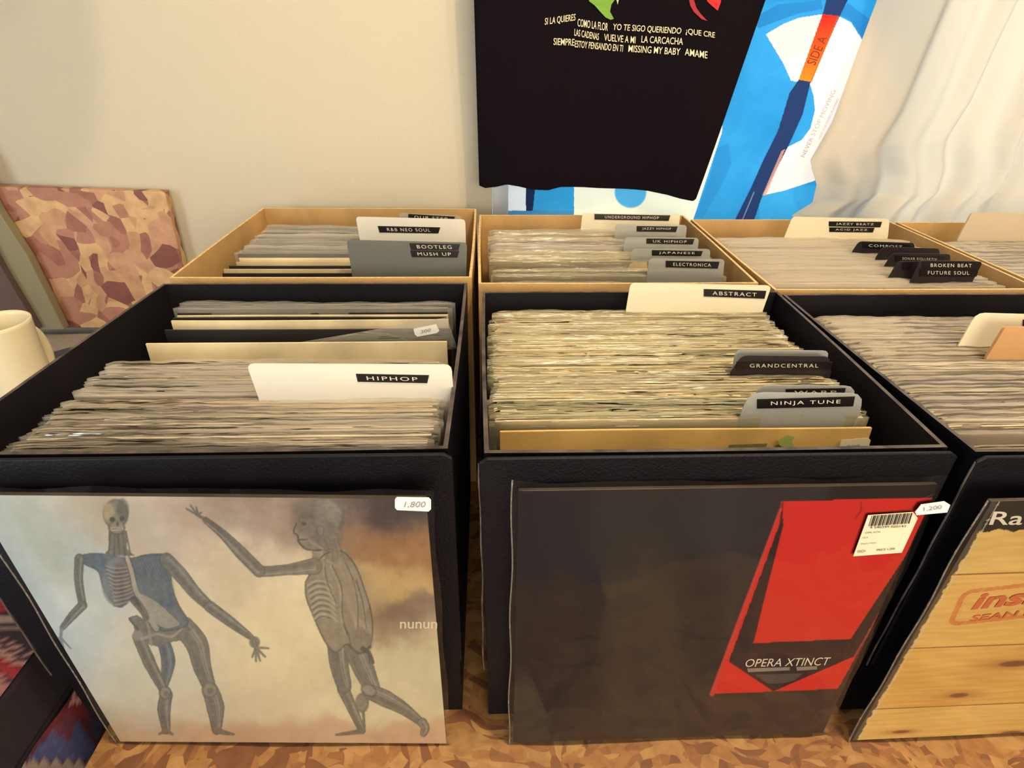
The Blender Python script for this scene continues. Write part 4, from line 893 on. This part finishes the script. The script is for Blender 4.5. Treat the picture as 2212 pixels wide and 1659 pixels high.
# ================================================================== TOWEL
TY = 1.078
def S5(*p): return [(1500+a/3.107, b/3.107) for a, b in p]
def paintT(px, py, V):
    n = nz2(px, py, .03, 31)[:, None]; P = Paint(px, py, (44, 146, 204)); P.c += n*10
    P.over((px > 1640)*(py > 400)*.3, (70, 180, 230))
    P.poly(S5((380, 130), (560, 30), (850, 0), (860, 60), (700, 90), (560, 140), (430, 190)), (34, 124, 184)); P.poly(S5((1030, 20), (1180, 130), (1230, 200), (1150, 280), (1040, 130), (970, 100)), (34, 124, 184))
    P.poly(S5((150, 1000), (230, 960), (250, 1100), (180, 1250), (60, 1460), (0, 1460), (100, 1200)), (34, 128, 190), .6)
    # record shape
    P.poly(S5((480, 230), (600, 160), (700, 120), (850, 97), (950, 100), (1050, 150), (1140, 290), (1260, 600), (1200, 900), (1000, 1130), (800, 1215), (600, 1280), (455, 1312), (580, 1010), (720, 940), (780, 860), (810, 740), (800, 640), (775, 560), (650, 542), (600, 430)), (244, 228, 216))
    P.poly(S5((480, 230), (700, 120), (850, 97), (800, 300), (600, 430)), (240, 196, 186), .5)
    P.poly(S5((890, -60), (1050, -60), (1030, 0), (970, 120), (780, 550), (730, 760), (640, 960), (560, 1120), (450, 1330), (400, 1480), (270, 1480), (380, 1260), (460, 1080), (560, 880), (640, 620), (700, 535), (860, 95), (885, 0)), (28, 52, 96))
    P.line(S5((325, 1470), (400, 1290)), (150, 170, 190), .8, .8)
    P.poly(S5((586, 1010), (610, 1000), (480, 1312), (455, 1312)), (224, 150, 130), .8)
    q = np.clip((py-33)/145, 0, 1)[:, None]; tp = inpoly(px, py, S5((860, 95), (970, 107), (785, 550), (700, 535)))
    P.c = np.where(tp[:, None], np.array((214, 40, 26))*(1-q)+np.array((238, 136, 30))*q, P.c)
    P.line(S5((965, 110), (782, 550)), (190, 90, 40), 1.2)
    # lower left part, under the shirt
    lo = (px < 1502+(460-py)*.33) & (px < 1560)
    P.over(lo*1.0, (246, 244, 214)); P.over((lo & (px < 1136))*1.0, (240, 244, 246))
    P.over((lo & (px >= 1136+(455-py)*.0) & (px < 1151+(455-py)*.1) & (py > 300))*1.0, (24, 44, 82)); P.over((lo & (px >= 1151+(455-py)*.1) & (px < 1240))*1.0, (52, 158, 212))
    P.ell(1362, 415, 34, 34, (84, 176, 222), 1.0, .1); P.over((lo & (px > 1505-(py-430)*1.4) & (py > 430))*0.0, (52, 158, 212))
    P.over((lo & (py > 455) & (px < 1240))*1.0, (70, 140, 190))
    return P.c
tx0 = aty(1098, 430, TY).x; tx1 = aty(1960, 200, TY).x; tz0 = aty(1240, 462, TY).z-.012; tz1 = aty(1500, 0, TY).z+.10
def twl(u, v):
    x = tx0+(tx1-tx0)*u; z = tz0+(tz1-tz0)*v; k = math.exp(-u*14)
    return (x, TY+.004*math.sin(x*17+1)+.003*math.sin(x*41+z*2)-.018*math.exp(-v*22)*.6, z+.012*k*math.exp(-v*8)*0)
tw = printed('beach_towel', 760, 500, twl, paintT, M['towel'], None); tag(tw, 'blue towel printed with a white record and SIDE A tape, hanging before the window', 'towel')
def tt(s, p0, p1, h, c, n=1.0):
    d = Vector((0, .010, 0)); A, B = aty(*p0, TY-.010), aty(*p1, TY-.010); R = (B-A); U = Vector((-R.z, 0, R.x)).normalized()*h; text_on(s, A, B, U, mat('towel_ink', c, .8), tw)
tw.location = (0, 0, 0)
tt('SIDE A', (1761, 142), (1788, 82), .016, (120, 34, 20)); tt('NEVER STOP MOVING', (1738, 340), (1806, 196), .008, (190, 170, 176)); tt('KEEP THE MUSIC PLAYING', (1772, 300), (1812, 215), .004, (206, 186, 190))

# ================================================================== CURTAIN
edge = [(1925, -160), (1915, -60), (1905, 0), (1860, 110), (1800, 260), (1748, 345), (1752, 365), (1766, 400), (1760, 440), (1715, 468), (1722, 476)]
CY = 1.03
def lerpl(L, t):
    t = t*(len(L)-1); i = min(int(t), len(L)-2); f = t-i; return (L[i][0]+(L[i+1][0]-L[i][0])*f, L[i][1]+(L[i+1][1]-L[i][1])*f)
redge = [(3150-i*45, -160+i*64) for i in range(11)]
def curt(u, v):
    a1 = lerpl(edge, v); b1 = lerpl(redge, v); px = a1[0]+(b1[0]-a1[0])*u; py = a1[1]+(b1[1]-a1[1])*u
    amp = .020*min(1, .25+u*5); w_ = (math.sin(u*44+.6+v*1.5)+.5*math.sin(u*97+1.1-v*2.0)+.35*math.sin(u*23+v*5))
    y = CY+amp*w_*.75+.008*math.exp(-u*30)*math.sin(v*9)
    p = aty(px, py, CY); return Vector((p.x, y, p.z-(.07*max(0, v-.88)/.12*min(1, max(0, u-.03)*20))))
V, F = grid(260, 70, curt); ct = mesh('curtain', V, F, M['curtain'], None, True); tag(ct, 'cream white curtain pulled across the right side of the window', 'curtain')
